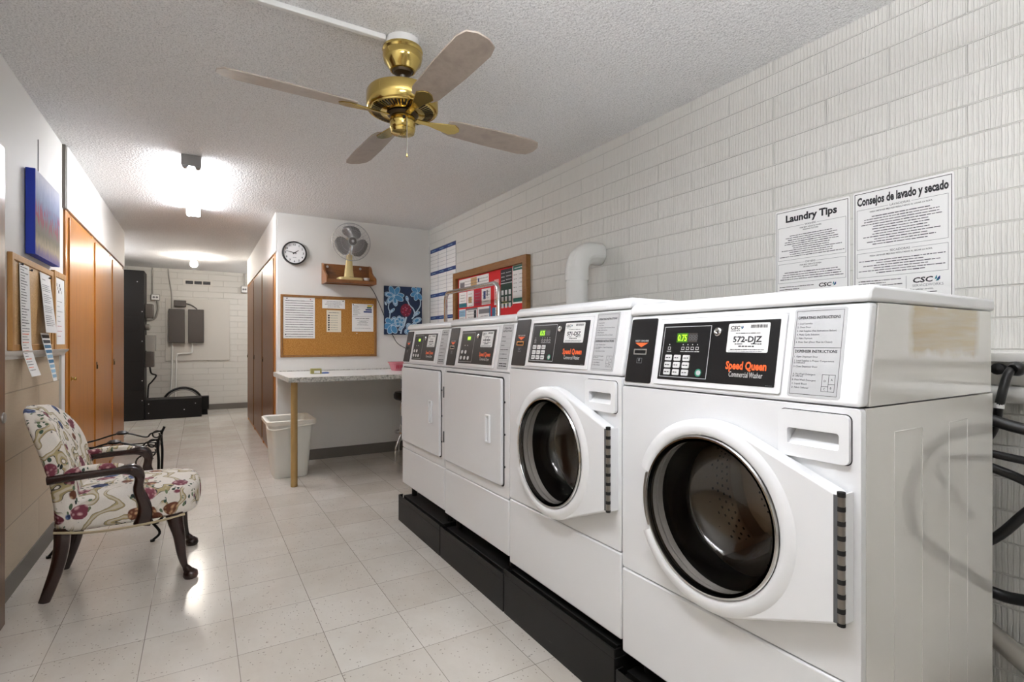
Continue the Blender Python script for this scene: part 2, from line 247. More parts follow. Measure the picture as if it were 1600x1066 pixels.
# ------------------------------------------------------------ mesh builder
def frame(o, r, u, n):
    o, r, u, n = map(Vector, (o, r, u, n))
    return lambda a, b, c=0: o + r*a + u*b + n*c
IDENT = lambda a, b, c=0: Vector((a, b, c))
class MB:
    def __init__(s, fr=IDENT): s.v = []; s.f = []; s.mi = []; s.mats = []; s.fr = fr; s.sm = []
    def m(s, k):
        k = M[k] if isinstance(k, str) else k
        if k not in s.mats: s.mats.append(k)
        return s.mats.index(k)
    def add(s, vs, fs, k, smooth=True):
        o = len(s.v); s.v += [Vector(s.fr(*v)) for v in vs]; i = s.m(k)
        for f in fs: s.f.append([o + j for j in f]); s.mi.append(i); s.sm.append(smooth)
        return s
    def box(s, a0, a1, b0, b1, c0, c1, k):
        vs = [(a, b, c) for c in (c0, c1) for b in (b0, b1) for a in (a0, a1)]
        return s.add(vs, [(0,2,3,1), (4,5,7,6), (0,1,5,4), (2,6,7,3), (0,4,6,2), (1,3,7,5)], k)
    def quad(s, a0, a1, b0, b1, c, k): return s.add([(a0,b0,c), (a1,b0,c), (a1,b1,c), (a0,b1,c)], [(0,1,2,3)], k)
    def poly(s, pts, c, k): return s.add([(x, y, c) for x, y in pts], [list(range(len(pts)))], k)
    def prism(s, pts, c0, c1, k):
        n = len(pts); vs = [(x, y, c0) for x, y in pts] + [(x, y, c1) for x, y in pts]
        fs = [list(range(n))[::-1], [n+i for i in range(n)]] + [(i, (i+1) % n, n+(i+1) % n, n+i) for i in range(n)]
        return s.add(vs, fs, k)
    def plate(s, outer, holes, c0, c1, k):
        """a flat plate with holes, thickness c0..c1"""
        bm = bmesh.new(); loops = []
        for lp in [outer] + holes:
            vs = [bm.verts.new((x, y, 0)) for x, y in lp]; loops.append(vs)
            for i in range(len(vs)): bm.edges.new((vs[i], vs[(i+1) % len(vs)]))
        bmesh.ops.triangle_fill(bm, use_beauty=True, edges=bm.edges[:], normal=(0, 0, 1))
        bm.verts.index_update(); vs = [v.co.copy() for v in bm.verts]; fs = [[v.index for v in f.verts] for f in bm.faces]; n = len(vs)
        fs = [f if (vs[f[1]]-vs[f[0]]).cross(vs[f[2]]-vs[f[0]]).z > 0 else f[::-1] for f in fs]
        V = [(v.x, v.y, c1) for v in vs] + [(v.x, v.y, c0) for v in vs]; F = [f for f in fs] + [[n+i for i in f[::-1]] for f in fs]
        st = 0
        for li, lp in enumerate(loops):
            L = len(lp); 
            for i in range(L):
                q = (st+i, n+st+i, n+st+(i+1) % L, st+(i+1) % L); F.append(q if li == 0 else q[::-1])
            st += L
        bm.free(); return s.add(V, F, k)
    def lathe(s, prof, k, cen=(0,0,0), ax=(0,0,1), seg=32, cap=True, ang=(0, 2*PI)):
        ax = Vector(ax).normalized(); t = Vector((1,0,0)) if abs(ax.x) < .9 else Vector((0,1,0)); e1 = (t - ax*t.dot(ax)).normalized(); e2 = ax.cross(e1); cen = Vector(cen)
        full = abs(ang[1]-ang[0]-2*PI) < 1e-6; ns = seg if full else seg+1
        vs = []
        for r, z in prof:
            for i in range(ns):
                a = ang[0] + (ang[1]-ang[0])*i/seg; vs.append(tuple(cen + ax*z + (e1*math.cos(a)+e2*math.sin(a))*r))
        fs = []
        for j in range(len(prof)-1):
            for i in range(seg): 
                i2 = (i+1) % ns; fs.append((j*ns+i, j*ns+i2, (j+1)*ns+i2, (j+1)*ns+i))
        if cap and full:
            if prof[0][0] > 1e-6: fs.append(list(range(ns))[::-1])
            if prof[-1][0] > 1e-6: fs.append([(len(prof)-1)*ns+i for i in range(ns)])
        return s.add(vs, fs, k)
    def cyl(s, p0, p1, r, k, seg=16, r1=None):
        p0, p1 = Vector(p0), Vector(p1); d = p1-p0
        return s.lathe([(r, 0), (r if r1 is None else r1, d.length)], k, p0, d, seg)
    def tube(s, pts, r, k, seg=8, closed=False):
        P = [Vector(p) for p in pts]; n = len(P); vs = []; fs = []; up = None
        for i, p in enumerate(P):
            if closed: t = P[(i+1) % n]-P[i-1]
            else: t = P[min(i+1, n-1)]-P[max(i-1, 0)]
            t.normalize()
            if up is None: up = Vector((0,0,1)) if abs(t.z) < .9 else Vector((1,0,0))
            e1 = (up - t*up.dot(t)).normalized(); up = e1; e2 = t.cross(e1); rr = r[i] if isinstance(r, (list, tuple)) else r
            for j in range(seg): a = 2*PI*j/seg; vs.append(tuple(p + (e1*math.cos(a)+e2*math.sin(a))*rr))
        for i in range(n if closed else n-1):
            for j in range(seg): fs.append((i*seg+j, i*seg+(j+1) % seg, ((i+1) % n)*seg+(j+1) % seg, ((i+1) % n)*seg+j))
        if not closed: fs += [list(range(seg))[::-1], [(n-1)*seg+j for j in range(seg)]]
        return s.add(vs, fs, k)
    def sweep(s, pts, wh, k, side=(0,1,0), seg=12, pw=.6):
        """superellipse section; wh = (width along side, depth) for every point"""
        P = [Vector(p) for p in pts]; n = len(P); sd = Vector(side).normalized(); vs = []; fs = []
        for i, p in enumerate(P):
            t = (P[min(i+1, n-1)]-P[max(i-1, 0)]).normalized(); e1 = (sd - t*sd.dot(t)).normalized(); e2 = t.cross(e1); wd, dp = wh[i]
            for j in range(seg):
                a = 2*PI*(j+.5)/seg; ca, sa = math.cos(a), math.sin(a)
                vs.append(tuple(p + e1*(math.copysign(abs(ca)**pw, ca)*wd/2) + e2*(math.copysign(abs(sa)**pw, sa)*dp/2)))
        for i in range(n-1):
            for j in range(seg): fs.append((i*seg+j, i*seg+(j+1) % seg, (i+1)*seg+(j+1) % seg, (i+1)*seg+j))
        fs += [list(range(seg))[::-1], [(n-1)*seg+j for j in range(seg)]]
        return s.add(vs, fs, k)
    def text(s, body, a, b, size, k, c=.0006, align='LEFT', bold=0, width=None, sx=1.0, shear=0):
        vs, fs, x0, x1 = glyphs(body, bold)
        sx_ = size*sx
        if width: sx_ = width/max(x1-x0, 1e-6)
        off = {'LEFT': -x0, 'CENTER': -(x0+x1)/2, 'RIGHT': -x1}[align]
        return s.add([(a+(x+off)*sx_+y*size*shear, b+y*size, c) for x, y in vs], fs, k, False)
    def words(s, a0, a1, b, h, k, c=.0006, seed=0, gap=.35, lo=1.0, hi=4.5):
        """unreadable small print: word-sized dashes"""
        rn = random.Random(seed); x = a0
        while x < a1 - h*.5:
            wl = min(h*rn.uniform(lo, hi), a1-x); s.quad(x, x+wl, b-h*rn.uniform(.22, .32), b+h*rn.uniform(.18, .34), c, k); x += wl+h*gap
        return s
    def outline(s, a0, a1, b0, b1, t, k, c=.0005):
        s.quad(a0, a1, b1-t, b1, c, k); s.quad(a0, a1, b0, b0+t, c, k); s.quad(a0, a0+t, b0+t, b1-t, c, k); s.quad(a1-t, a1, b0+t, b1-t, c, k); return s
    def build(s, name, parent=None, bevel=0, seg=2, subsurf=0, ang=40, smooth=True):
        me = bpy.data.meshes.new(name); o = bpy.data.objects.new(name, me); C.objects.link(o)
        base = Vector((0,0,0))
        if parent:
            o.parent = parent; q = parent
            while q: base += q.location; q = q.parent
        else:
            lo = [min(v[i] for v in s.v) for i in range(3)]; hi = [max(v[i] for v in s.v) for i in range(3)]
            base = Vector(((lo[0]+hi[0])/2, (lo[1]+hi[1])/2, lo[2])); o.location = base
        me.from_pydata([tuple(v-base) for v in s.v], [], s.f)
        for m in s.mats: me.materials.append(m)
        me.polygons.foreach_set('material_index', s.mi); me.polygons.foreach_set('use_smooth', [bool(x) and smooth for x in s.sm]); me.update()
        me.set_sharp_from_angle(angle=math.radians(ang))
        if bevel:
            b = o.modifiers.new('bevel', 'BEVEL'); b.width = bevel; b.segments = seg; b.limit_method = 'ANGLE'; b.angle_limit = math.radians(ang); b.harden_normals = False
        if subsurf:
            d = o.modifiers.new('subsurf', 'SUBSURF'); d.levels = d.render_levels = subsurf
        return o
_gl = {}
def glyphs(body, bold):
    key = (body, bold)
    if key not in _gl:
        cu = bpy.data.curves.new('lettering_source', 'FONT'); cu.body = body; cu.size = 1; cu.resolution_u = 2; cu.offset = bold
        o = bpy.data.objects.new('lettering_source', cu); C.objects.link(o); me = o.to_mesh()
        vs = [(v.co.x, v.co.y) for v in me.vertices]; fs = [list(p.vertices) for p in me.polygons]
        o.to_mesh_clear(); bpy.data.objects.remove(o); bpy.data.curves.remove(cu)
        xs = [v[0] for v in vs] or [0, 1]; _gl[key] = (vs, fs, min(xs), max(xs))
    return _gl[key]
def tag(o, label, cat, group=None):
    o['label'] = label; o['category'] = cat
    if group: o['group'] = group
    return o
def thing(name, loc, label, cat, group=None):
    o = bpy.data.objects.new(name, None); C.objects.link(o); o.location = loc; o.empty_display_size = .05
    return tag(o, label, cat, group)
def struct(name, mb, **k):
    o = mb.build(name, **k); o['kind'] = 'structure'; return o
def rrect(a0, a1, b0, b1, r, n=5):
    pts = []
    for cx, cy, s in ((a1-r, b0+r, -90), (a1-r, b1-r, 0), (a0+r, b1-r, 90), (a0+r, b0+r, 180)):
        for i in range(n+1): t = math.radians(s+90*i/n); pts.append((cx+r*math.cos(t), cy+r*math.sin(t)))
    return pts
def circ(a, b, r, n=48, ph=0): return [(a+r*math.cos(2*PI*i/n+ph), b+r*math.sin(2*PI*i/n+ph)) for i in range(n)]
def smooth(pts, n=6):
    """Catmull-Rom through the points"""
    P = [Vector(p) for p in pts]; P = [P[0]*2-P[1]] + P + [P[-1]*2-P[-2]]; out = []
    for i in range(1, len(P)-2):
        a, b, c, d = P[i-1:i+3]
        for j in range(n):
            t = j/n; out.append(.5*((2*b)+(c-a)*t+(2*a-5*b+4*c-d)*t*t+(3*b-a-3*c+d)*t**3))
    out.append(P[-2]); return out

# ------------------------------------------------------------ the setting
H = 2.44; XR = 2.22; XL = -.75; YP = 5.51; YF = 10.6; YN = -2.4
struct('floor', MB().box(-2.0, 2.6, YN-.1, YF+.2, -.1, 0, 'floor'))
struct('ceiling', MB().box(-2.0, 2.6, YN-.1, YF+.2, H, H+.1, 'ceiling'))
struct('wall_right', MB().box(XR, XR+.15, YN, YP, 0, H, 'brick'))
struct('wall_back', MB().box(.65, XR, YP, YP+.12, 0, H, 'wall'), bevel=.004)
struct('wall_far', MB().box(-1.75, 1.9, YF, YF+.15, 0, H, 'brick_far'))
struct('wall_near', MB().box(XL, XR, YN-.1, YN, 0, H, 'wall'))
struct('wall_left_upper', MB().box(XL-.12, XL, YN, 4.36, 1.11, H, 'wall'))
struct('wall_left_lower', MB().box(XL-.12, XL, YN, 4.36, 0, 1.11, 'block'))
struct('wall_left_soffit', MB().box(XL-.5, XL+.022, 4.36, 7.36, 2.035, H, 'soffit'), bevel=.003)
struct('wall_hall_left', MB().box(-1.75, -1.6, 7.3, YF, 0, H, 'wall'))
struct('wall_hall_left_return', MB().box(-1.6, XL-.5, 7.30, 7.36, 0, H, 'wall'))
struct('wall_right_soffit', MB().box(.635, 1.2, YP+.12, 8.97, 2.06, H, 'soffit').box(.635, .65, YP, YP+.12, 2.06, H, 'soffit'), bevel=.003)
struct('wall_hall_right', MB().box(1.75, 1.9, 8.9, YF, 0, H, 'wall').box(1.2, 1.75, 8.9, 8.97, 0, H, 'wall'))
struct('baseboard_left', MB().box(XL, XL+.006, YN, 4.35, 0, .1, 'vinyl'))
struct('baseboard_back', MB().box(.655, XR, YP-.006, YP, 0, .105, 'vinyl'))
struct('baseboard_far', MB().box(-1.6, 1.75, YF-.008, YF, 0, .1, 'vinyl'))
r = MB(); r.prism([(XL, 1.092), (XL+.012, 1.092), (XL+.016, 1.108), (XL+.03, 1.118), (XL+.034, 1.13), (XL, 1.13)], 0, 1, 'trim')
r.v = [Vector((v.x, 2.93+v.z*1.41, v.y)) for v in r.v]; struct('trim_1', r)
struct('trim_2', MB().box(XL, XL+.012, 4.25, 4.345, 0, 1.092, 'trim'))
struct('trim_3', MB().box(XL-.002, XL+.016, 4.335, 4.358, 2.035, H, 'vinyl'))
# white ledge and pipe chase along the right wall behind the machines
struct('trim_4', MB().box(XR-.07, XR, YN, 3.2, 1.106, 1.139, 'trim'), bevel=.004)
struct('trim_5', MB().box(XR-.022, XR, YN, 3.2, 1.035, 1.106, 'panelw'))
# brown door at the left edge of the picture
d = MB().box(XL, XL+.062, 2.0, 2.93, .003, 1.975, 'doorwood'); door = struct('door_1', d, bevel=.003)
k = MB().lathe([(.022, 0), (.022, .004), (.018, .006), (.0, .006)], 'steel', (XL+.062, 2.905, .86), (1, 0, 0), 20); k.build('lock_plate', door)

# ------------------------------------------------------------ tall built-in lockers
def locker(y0, y1, side, top, label, lock='knob', veneer='oak', jambs=(1, 1)):
    """side -1: left wall facing right; +1: right wall facing left"""
    x = XL if side < 0 else .655
    out = 1 if side < 0 else -1
    t = thing('storage_locker', (x-out*.25, (y0+y1)/2, 0), label, 'locker', 'tall wooden lockers %s' % ('on the left of the hallway' if side < 0 else 'on the right of the hallway'))
    X = lambda a: x + out*a
    def bx(mb, a0, a1, ya, yb, z0, z1, k): mb.box(min(X(a0), X(a1)), max(X(a0), X(a1)), ya, yb, z0, z1, k)
    sw = .075
    c = MB(); bx(c, -.5, -.012, y0, y0+.018, .0, top, 'stile'); bx(c, -.5, -.012, y1-.018, y1, .0, top, 'stile'); bx(c, -.5, -.012, y0+.018, y1-.018, top-.018, top, 'stile'); bx(c, -.5, -.012, y0+.018, y1-.018, 0, .05, 'stile'); bx(c, -.5, -.488, y0+.018, y1-.018, .05, top-.018, 'stile')
    c.build('carcass', t)
    f = MB(); bx(f, -.012, .012, y0, y0+sw, 0, top, 'stile'); bx(f, -.012, .012, y1-.03, y1, 0, top, 'stile'); bx(f, -.012, .008, y0+sw, y1-.03, top-.03, top, 'stile'); bx(f, -.012, .004, y0+sw, y1-.03, 0, .045, 'stile')
    f.build('face_frame', t, bevel=.002)
    dd = MB(); bx(dd, -.008, .02, y0+sw+.004, y1-.034, .05, top-.034, veneer); do = dd.build('door', t, bevel=.002)
    ly = y0+sw+.05 if side < 0 else y1-.085
    if lock == 'knob':
        MB().lathe([(.016, 0), (.016, .003), (.007, .004), (.007, .014), (.013, .018), (.012, .026), (0, .028)], 'brass', (X(.02), ly, .93), (out, 0, 0), 14).build('knob', do)
    else:
        l = MB(); l.lathe([(.013, 0), (.013, .005), (.0, .006)], 'brassdark', (X(.02), ly, 1.0), (out, 0, 0), 14); l.box(min(X(.02), X(.03)), max(X(.02), X(.03)), ly-.006, ly+.006, .955, .99, 'brassdark'); l.build('latch', do)
    return t
locker(4.37, 5.36, -1, 2.03, 'tall honey-coloured wooden locker nearest the floral armchair, brass knob low on its door', 'knob')
locker(5.365, 6.37, -1, 2.03, 'middle tall honey-coloured locker of three on the left hallway side', 'latch')
locker(6.375, 7.355, -1, 2.03, 'last honey-coloured wooden locker on the left, beside the black metal cabinet', 'latch')
locker(YP+.13, 6.75, 1, 2.055, 'brown wooden locker just around the corner behind the white wastebasket', 'latch', 'walnut')
locker(6.755, 7.86, 1, 2.055, 'middle brown locker of three on the right hallway side', 'latch', 'walnut')
locker(7.865, 8.96, 1, 2.055, 'farthest brown locker on the right, closest to the white brick end wall', 'latch', 'walnut')
# ------------------------------------------------------------ washers and dryers
XF = 1.16
def front(y0, slope=0.0, z0=0.0, c=0.0):
    """a: from the left edge, b: height, c: out towards the aisle"""
    return lambda a, b, cc=0: Vector((XF - c - cc + (slope*(b-z0) if slope else 0), y0-a, b))
def arc(cx, cy, r, a0, a1, n=24): return [(cx+r*math.cos(math.radians(a0+(a1-a0)*i/n)), cy+r*math.sin(math.radians(a0+(a1-a0)*i/n))) for i in range(n+1)]
def csc(mb, a, b, s, k='ink'):
    """letters and the small fan of teal wedges beside them"""
    mb.text('CSC', a, b, s, k, bold=.03, sx=1.25, shear=.15)
    x = a+s*2.55; y = b+s*.2
    for (p, q, kk) in (((0, .05), (.28, .62), 'teal'), ((.2, -.05), (.62, .5), 'navy'), ((.1, -.2), (.5, .12), 'teal')):
        mb.poly([(x+p[0]*s, y+p[1]*s), (x+q[0]*s, y+p[1]*s+.08*s), (x+q[0]*s, y+q[1]*s), (x+(p[0]+q[0])*.5*s, y+(p[1]+q[1])*.5*s+.1*s)], .0007, kk)
def barcode(mb, a0, a1, b0, b1, seed):
    rn = random.Random(seed); x = a0
    while x < a1: wd = rn.choice((.0006, .0012, .0018)); mb.quad(x, min(x+wd, a1), b0, b1, .0007, 'ink'); x += wd+rn.choice((.0006, .001, .0014))
def side_shell(y0, W, zb, zt, D, k): 
    m = MB(); return m
def machine(y0, W, zb, ztop, seam, cz, label, kind, number, zoff=0):
    """y0: left edge (far side, larger y); returns the parent Empty"""
    D = .70; t = thing('washing_machine' if kind == 'washer' else 'clothes_dryer', (XF+D/2, y0-W/2, zb), label, 'washing machine' if kind == 'washer' else 'dryer', 'row of white laundry machines')
    y1 = y0-W; fr = front(y0); hood = ztop-.038
    # body shell
    holes = []
    ca, cb, hr = W/2+.002, .724+zoff, .205
    if kind == 'washer': holes = [circ(ca, cb, hr, 56), rrect(.528+.016, .682-.014, cz-.122+.022, cz-.122+.070, .005)]
    b = MB(fr); b.plate(rrect(.0, W, seam+.004, cz-.003, .008, 3), holes, -.02, 0, 'enamel')
    b.fr = IDENT
    b.box(XF+.021, XF+D, y0-.014, y0, zb+.03, cz-.003, 'enamel'); b.box(XF+D-.012, XF+D, y1+.014, y0-.014, zb+.03, cz-.003, 'enamel'); b.box(XF+.021, XF+D-.012, y1+.014, y0-.014, zb+.03, zb+.045, 'enamel'); b.box(XF+.021, XF+D-.012, y1+.014, y0-.014, cz-.018, cz-.003, 'enamel')
    body = b.build('body', t, bevel=.005, ang=50)
    # right side panel, with its pressed ribs
    s = MB(); s.box(XF+.021, XF+D, y1, y1+.0139, zb+.03, cz-.003, 'side')
    for xa, xb in ((1.30, 1.435), (1.58, 1.69)):
        for xx in (xa, xb): s.box(xx, xx+.0025, y1-.0014, y1, zb+.06, cz-.06, 'side')
        s.box(xa, xb, y1-.0014, y1, cz-.0625, cz-.06, 'side')
    s.build('side_panel', t, bevel=.0012)
    kp = MB(fr); kp.prism(rrect(.0, W, zb, seam, .006, 3), -.02, 0.002, 'enamel'); kp.fr = IDENT; kp.build('kick_panel', t, bevel=.005, ang=50)
    # leveling feet
    for yy in (y0-.06, y1+.06):
        for xx in (XF+.06, XF+D-.06): MB().cyl((xx, yy, base_top(y0)), (xx, yy, zb+.031), .018, 'rubber').build('foot', t)
    # console: slanted face, side cheeks, lid
    sl = .04/(hood-cz)
    def profile(p):
        m_ = MB(); m_.add([(x, y, z) for y in (y1, y0) for x, z in p], [(0,1,2,3), (7,6,5,4), (0,4,5,1), (1,5,6,2), (2,6,7,3), (3,7,4,0)], 'console'); return m_
    cons = profile([(XF, cz), (XF+.04, hood), (XF+.072, hood), (XF+.032, cz)])
    cons.build('console', t, bevel=.008, seg=3)
    cs = profile([(XF+.0335, cz), (XF+.0735, hood), (XF+D-.01, hood), (XF+D-.01, cz)]); cs.mats = [M['side']]; cs.build('console_side', t, bevel=.001)
    lid = MB()
    pts = [(XF+.032, hood+.002), (XF+.034, hood+.026), (XF+.05, ztop), (XF+D+.012, ztop-.004), (XF+D+.012, hood+.002)]
    n = len(pts); lid.add([(x, y, z) for y in (y1-.002, y0+.001) for x, z in pts], [list(range(n)), [2*n-1-i for i in range(n)]] + [(i, n+i, n+(i+1) % n, (i+1) % n) for i in range(n)], 'console')
    lid.build('top_lid', t, bevel=.008, seg=3)
    fc = front(y0, sl, cz)
    cp = MB(fc); cp.prism(rrect(.010, .118, cz+.012, hood-.010, .006), 0, .0035, 'blackp'); cpo = cp.build('coin_plate', t, bevel=.001)
    ct = MB(front(y0, sl, cz, .0036)); mz = (cz+hood)/2
    ct.text('INSERT COINS HERE', .064, mz+.028, .008, 'key', align='CENTER', width=.056); ct.poly([(.036, mz+.025), (.064, mz+.011), (.092, mz+.025)], .0006, 'orangeink')
    ct.build('lettering', cpo)
    sl_ = MB(front(y0, sl, cz, .0036)); sl_.plate(rrect(.036, .092, mz-.012, mz+.006, .003), [rrect(.041, .087, mz-.008, mz+.002, .002)], 0, .003, 'chrome'); sl_.quad(.04, .088, mz-.009, mz+.003, .0006, 'hole'); sl_.outline(.052, .074, mz-.038, mz-.022, .0015, 'greyink'); sl_.box(.061, .065, mz-.032, mz-.024, 0, .003, 'greyink')
    sl_.build('coin_slot', cpo)
    # control panel
    pb, pt = cz+.028, hood-.028
    if kind == 'washer': pa0, pa1 = .147, .512
    else: pa0, pa1 = .165, .53
    pn = MB(fc); pn.prism(rrect(pa0-.014, pa1+.014, pb-.014, pt+.012, .005), 0, .005, 'console'); 
    pn.outline(pa0-.0155, pa1+.0155, pb-.0155, pt+.0135, .0015, 'greyp', .0008)
    pn.prism(rrect(pa0, pa1, pb, pt, .002, 2), .005, .0062, 'blackp'); pno = pn.build('control_panel', t, bevel=.0012)
    F2 = front(y0, sl, cz, .0063); H_ = pt-pb; a = lambda f: pa0+(pa1-pa0)*f; bb = lambda f: pb+H_*f
    dp = MB(F2)
    ke = .47 if kind == 'washer' else .42
    dp.outline(a(.02), a(ke), bb(.05), bb(.94), .0018, 'greyp')
    if kind == 'washer':
        dp.quad(a(.155), a(.26), bb(.66), bb(.82), .0004, 'ledglow'); dp.quad(a(.26), a(.35), bb(.66), bb(.82), .0004, 'leddim')
        dp.text('0.75', a(.165), bb(.685), H_*.155, 'led', c=.0008, bold=.012, width=a(.255)-a(.168))
        for q in range(3): dp.text('8', a(.27+.028*q), bb(.69), H_*.15, 'rim', c=.0007)
        for q in (.09, .225, .27, .315, .36):
            dp.poly(circ(a(q), bb(.62), .0017, 8), .0007, 'key'); dp.outline(a(q)-.005, a(q)+.005, bb(.53), bb(.58), .0012, 'key'); dp.words(a(q)-.008, a(q)+.008, bb(.5), .003, 'key', seed=int(q*100))
    else:
        dp.quad(a(.19), a(.31), bb(.7), bb(.83), .0004, 'ledglow'); dp.quad(a(.21), a(.29), bb(.72), bb(.81), .0006, 'led')
        for q in (.14, .22): dp.words(a(q), a(q)+.01, bb(.55), .006, 'key', seed=3)
    dp.build('display', pno)
    bt = 0
    rows = ((.32, .22, .09) if False else (.34, .215, .09))
    if kind == 'washer':
        for ri, rb in enumerate(rows):
            kl = MB(F2); kl.words(a(.035), a(.055), bb(rb+.045), .004, 'key', seed=ri)
            for ci in range(3):
                x0 = a(.062+.088*ci); kb = MB(F2); kb.prism(rrect(x0, x0+.0235, bb(rb), bb(rb+.1), .003, 3), 0, .0022, 'key'); kb.fr = front(y0, sl, cz, .0086); kb.words(x0+.003, x0+.02, bb(rb+.05), .005, 'ink', seed=ri*3+ci, c=.0003, hi=2.0); kb.build('button', pno)
        g = MB(F2); g.prism(circ(a(.395), bb(.15), .0105, 20), 0, .0015, 'keygreen'); g.fr = front(y0, sl, cz, .0079); g.prism(circ(a(.4), bb(.15), .007, 20), 0, .0012, 'greyp'); g.build('start_button', pno)
    else:
        for (q, rb) in ((.09, .3), (.2, .3), (.08, .12), (.19, .12), (.3, .12)):
            kb = MB(F2); kb.prism(circ(a(q), bb(rb+.05), .0095, 18), 0, .002, 'key'); kb.build('button', pno)
    lk = MB(F2); lk.lathe([(.0115, 0), (.0115, .004), (.009, .006), (.005, .006), (.005, .003), (0, .003)], 'chrome', (a(.53), bb(.83), 0), (0, 0, 1), 22); lk.box(a(.53)-.001, a(.53)+.001, bb(.83)-.004, bb(.83)+.004, .003, .0035, 'ink'); lk.build('panel_lock', pno)
    s0, s1, q0, q1 = a(.615), a(.93), bb(.5), bb(.955)
    if kind == 'dryer': s0 = a(.62); s1 = a(.94)
    st = MB(F2); st.prism(rrect(s0, s1, q0, q1, .004), 0, .0008, 'paper'); sh = q1-q0; sw = s1-s0; st.fr = front(y0, sl, cz, .0072)
    csc(st, s0+sw*.05, q1-sh*.2, sh*.16); st.words(s0+sw*.06, s0+sw*.3, q1-sh*.25, sh*.05, 'greyink', seed=2); barcode(st, s0+sw*.56, s0+sw*.95, q1-sh*.17, q1-sh*.06, 5)
    st.words(s0+sw*.2, s0+sw*.8, q1-sh*.34, sh*.045, 'ink', seed=4)
    if number: st.text(number, s0+sw*.5, q0+sh*.36, sh*.27, 'ink', align='CENTER', bold=.03, width=sw*.7)
    else: st.plate(circ(s0+sw*.5, q0+sh*.45, sh*.24, 24), [circ(s0+sw*.5, q0+sh*.45, sh*.2, 24)], .0002, .0004, 'greyink'); st.words(s0+sw*.2, s0+sw*.8, q0+sh*.45, sh*.16, 'ink', seed=9, hi=1.2)
    st.words(s0+sw*.2, s0+sw*.4, q0+sh*.29, sh*.05, 'ink', seed=14); st.words(s0+sw*.6, s0+sw*.85, q0+sh*.29, sh*.05, 'ink', seed=15); st.words(s0+sw*.3, s0+sw*.7, q0+sh*.21, sh*.07, 'ink', seed=11, hi=2); st.words(s0+sw*.1, s0+sw*.92, q0+sh*.1, sh*.04, 'ink', seed=12); st.words(s0+sw*.06, s0+sw*.88, q0+sh*.04, sh*.03, 'greyink', seed=13)
    so = st.build('service_sticker', pno)
    lt = MB(F2); lt.text('Speed Queen', a(.78), bb(.24), H_*.17, 'orangeink', align='CENTER', bold=.035, width=(pa1-pa0)*.31)
    lt.text('Commercial Washer' if kind == 'washer' else 'Commercial Dryer', a(.785), bb(.12), H_*.12, 'key', align='CENTER', width=(pa1-pa0)*.255); lt.words(a(.94), a(.99), bb(.02), .002, 'greyink', seed=1)
    lt.build('brand_lettering', pno)
    # grey instruction plate
    g0, g1 = (.542, .657) if kind == 'washer' else (.575, .672)
    h0, h1 = cz+.012, hood-.006
    ip = MB(fc); ip.prism(rrect(g0, g1, h0, h1, .006), 0, .001, 'greyp'); ip.fr = front(y0, sl, cz, .0011); gh = h1-h0
    B = lambda px: h1-gh*px
    ip.outline(g0+.005, g1-.006, h0+.006, h1-.006, .0008, 'ink')
    if kind == 'washer':
        ip.text('OPERATING INSTRUCTIONS', g0+.009, B(.125), .009, 'ink', bold=.02, width=.093)
        for i, tx in enumerate(('1. Load Laundry', '2. Close Door', '3. Add Supplies (See Instructions Below)', '4. Make Cycle Selection', '5. Make Payment', '6. Press Start (Door Must be Closed)')):
            ip.text(tx, g0+.009, B(.185+.042*i), .0056, 'ink', sx=.95)
        ip.quad(g0+.005, g1-.006, B(.452), B(.448), .0005, 'ink')
        ip.text('DISPENSER INSTRUCTIONS', g0+.009, B(.505), .009, 'ink', bold=.02, width=.093)
        for f, tx in ((.56, '1. Open Dispenser Door'), (.605, '2. Load Supplies in Proper Compartment'), (.628, '    as Indicated'), (.67, '3. Close Dispenser Door'), (.755, 'A. Pre Wash Detergent'), (.778, '    (If Offered)'), (.82, 'B. Main Wash Detergent'), (.863, 'C. Liquid Bleach'), (.905, 'D. Fabric Softener')):
            ip.text(tx, g0+.009, B(f), .0056, 'ink', sx=.95)
        x0, x1 = g1-.04, g1-.012; ip.outline(x0, x1, B(.925), B(.74), .0008, 'ink'); xm = (x0+x1)/2; ip.quad(xm, xm+.0008, B(.925), B(.74), .0005, 'ink'); ip.quad(x0, xm, B(.872), B(.868), .0005, 'ink'); ip.quad(xm, x1, B(.845), B(.841), .0005, 'ink')
        for ch, xx, f in (('D', x0+.005, .82), ('A', xm+.005, .805), ('C', x0+.005, .908), ('B', xm+.005, .893)): ip.text(ch, xx, B(f), .0065, 'ink')
    else:
        ip.text('OPERATING', (g0+g1)/2, B(.11), .011, 'ink', bold=.02, align='CENTER', width=.06); ip.text('INSTRUCTIONS', (g0+g1)/2, B(.175), .011, 'ink', bold=.02, align='CENTER', width=.075)
        for i, wd in enumerate((.03, .035, .03, .07, .065, .07)): ip.words(g0+.01, g0+.01+wd, B(.28+.095*i), .005, 'ink', seed=i); ip.quad(g0+.006, g1-.006, B(.325+.095*i), B(.322+.095*i), .0004, 'greyink')
        ip.words(g0+.015, g1-.015, B(.87), .008, 'ink', seed=20); ip.words(g0+.015, g1-.015, B(.92), .008, 'ink', seed=21)
    ip.build('instruction_plate', t)
    if kind == 'washer':
        # detergent drawer
        da0, da1, db0, db1 = .528, .682, cz-.122, cz-.018
        dr = MB(fr); dr.plate(rrect(da0, da1, db0, db1, .012), [rrect(da0+.022, da1-.02, db0+.028, db0+.064, .006)], -.004, .011, 'console'); dr.plate(rrect(da0-.002, da1+.002, db0-.002, db1+.002, .013), [rrect(da0+.001, da1-.001, db0+.001, db1-.001, .011)], 0, .0008, 'seam'); dro = dr.build('detergent_drawer', t, bevel=.002, ang=50)
        hd = MB(fr); x0, x1, z0, z1 = da0+.020, da1-.018, db0+.026, db0+.066
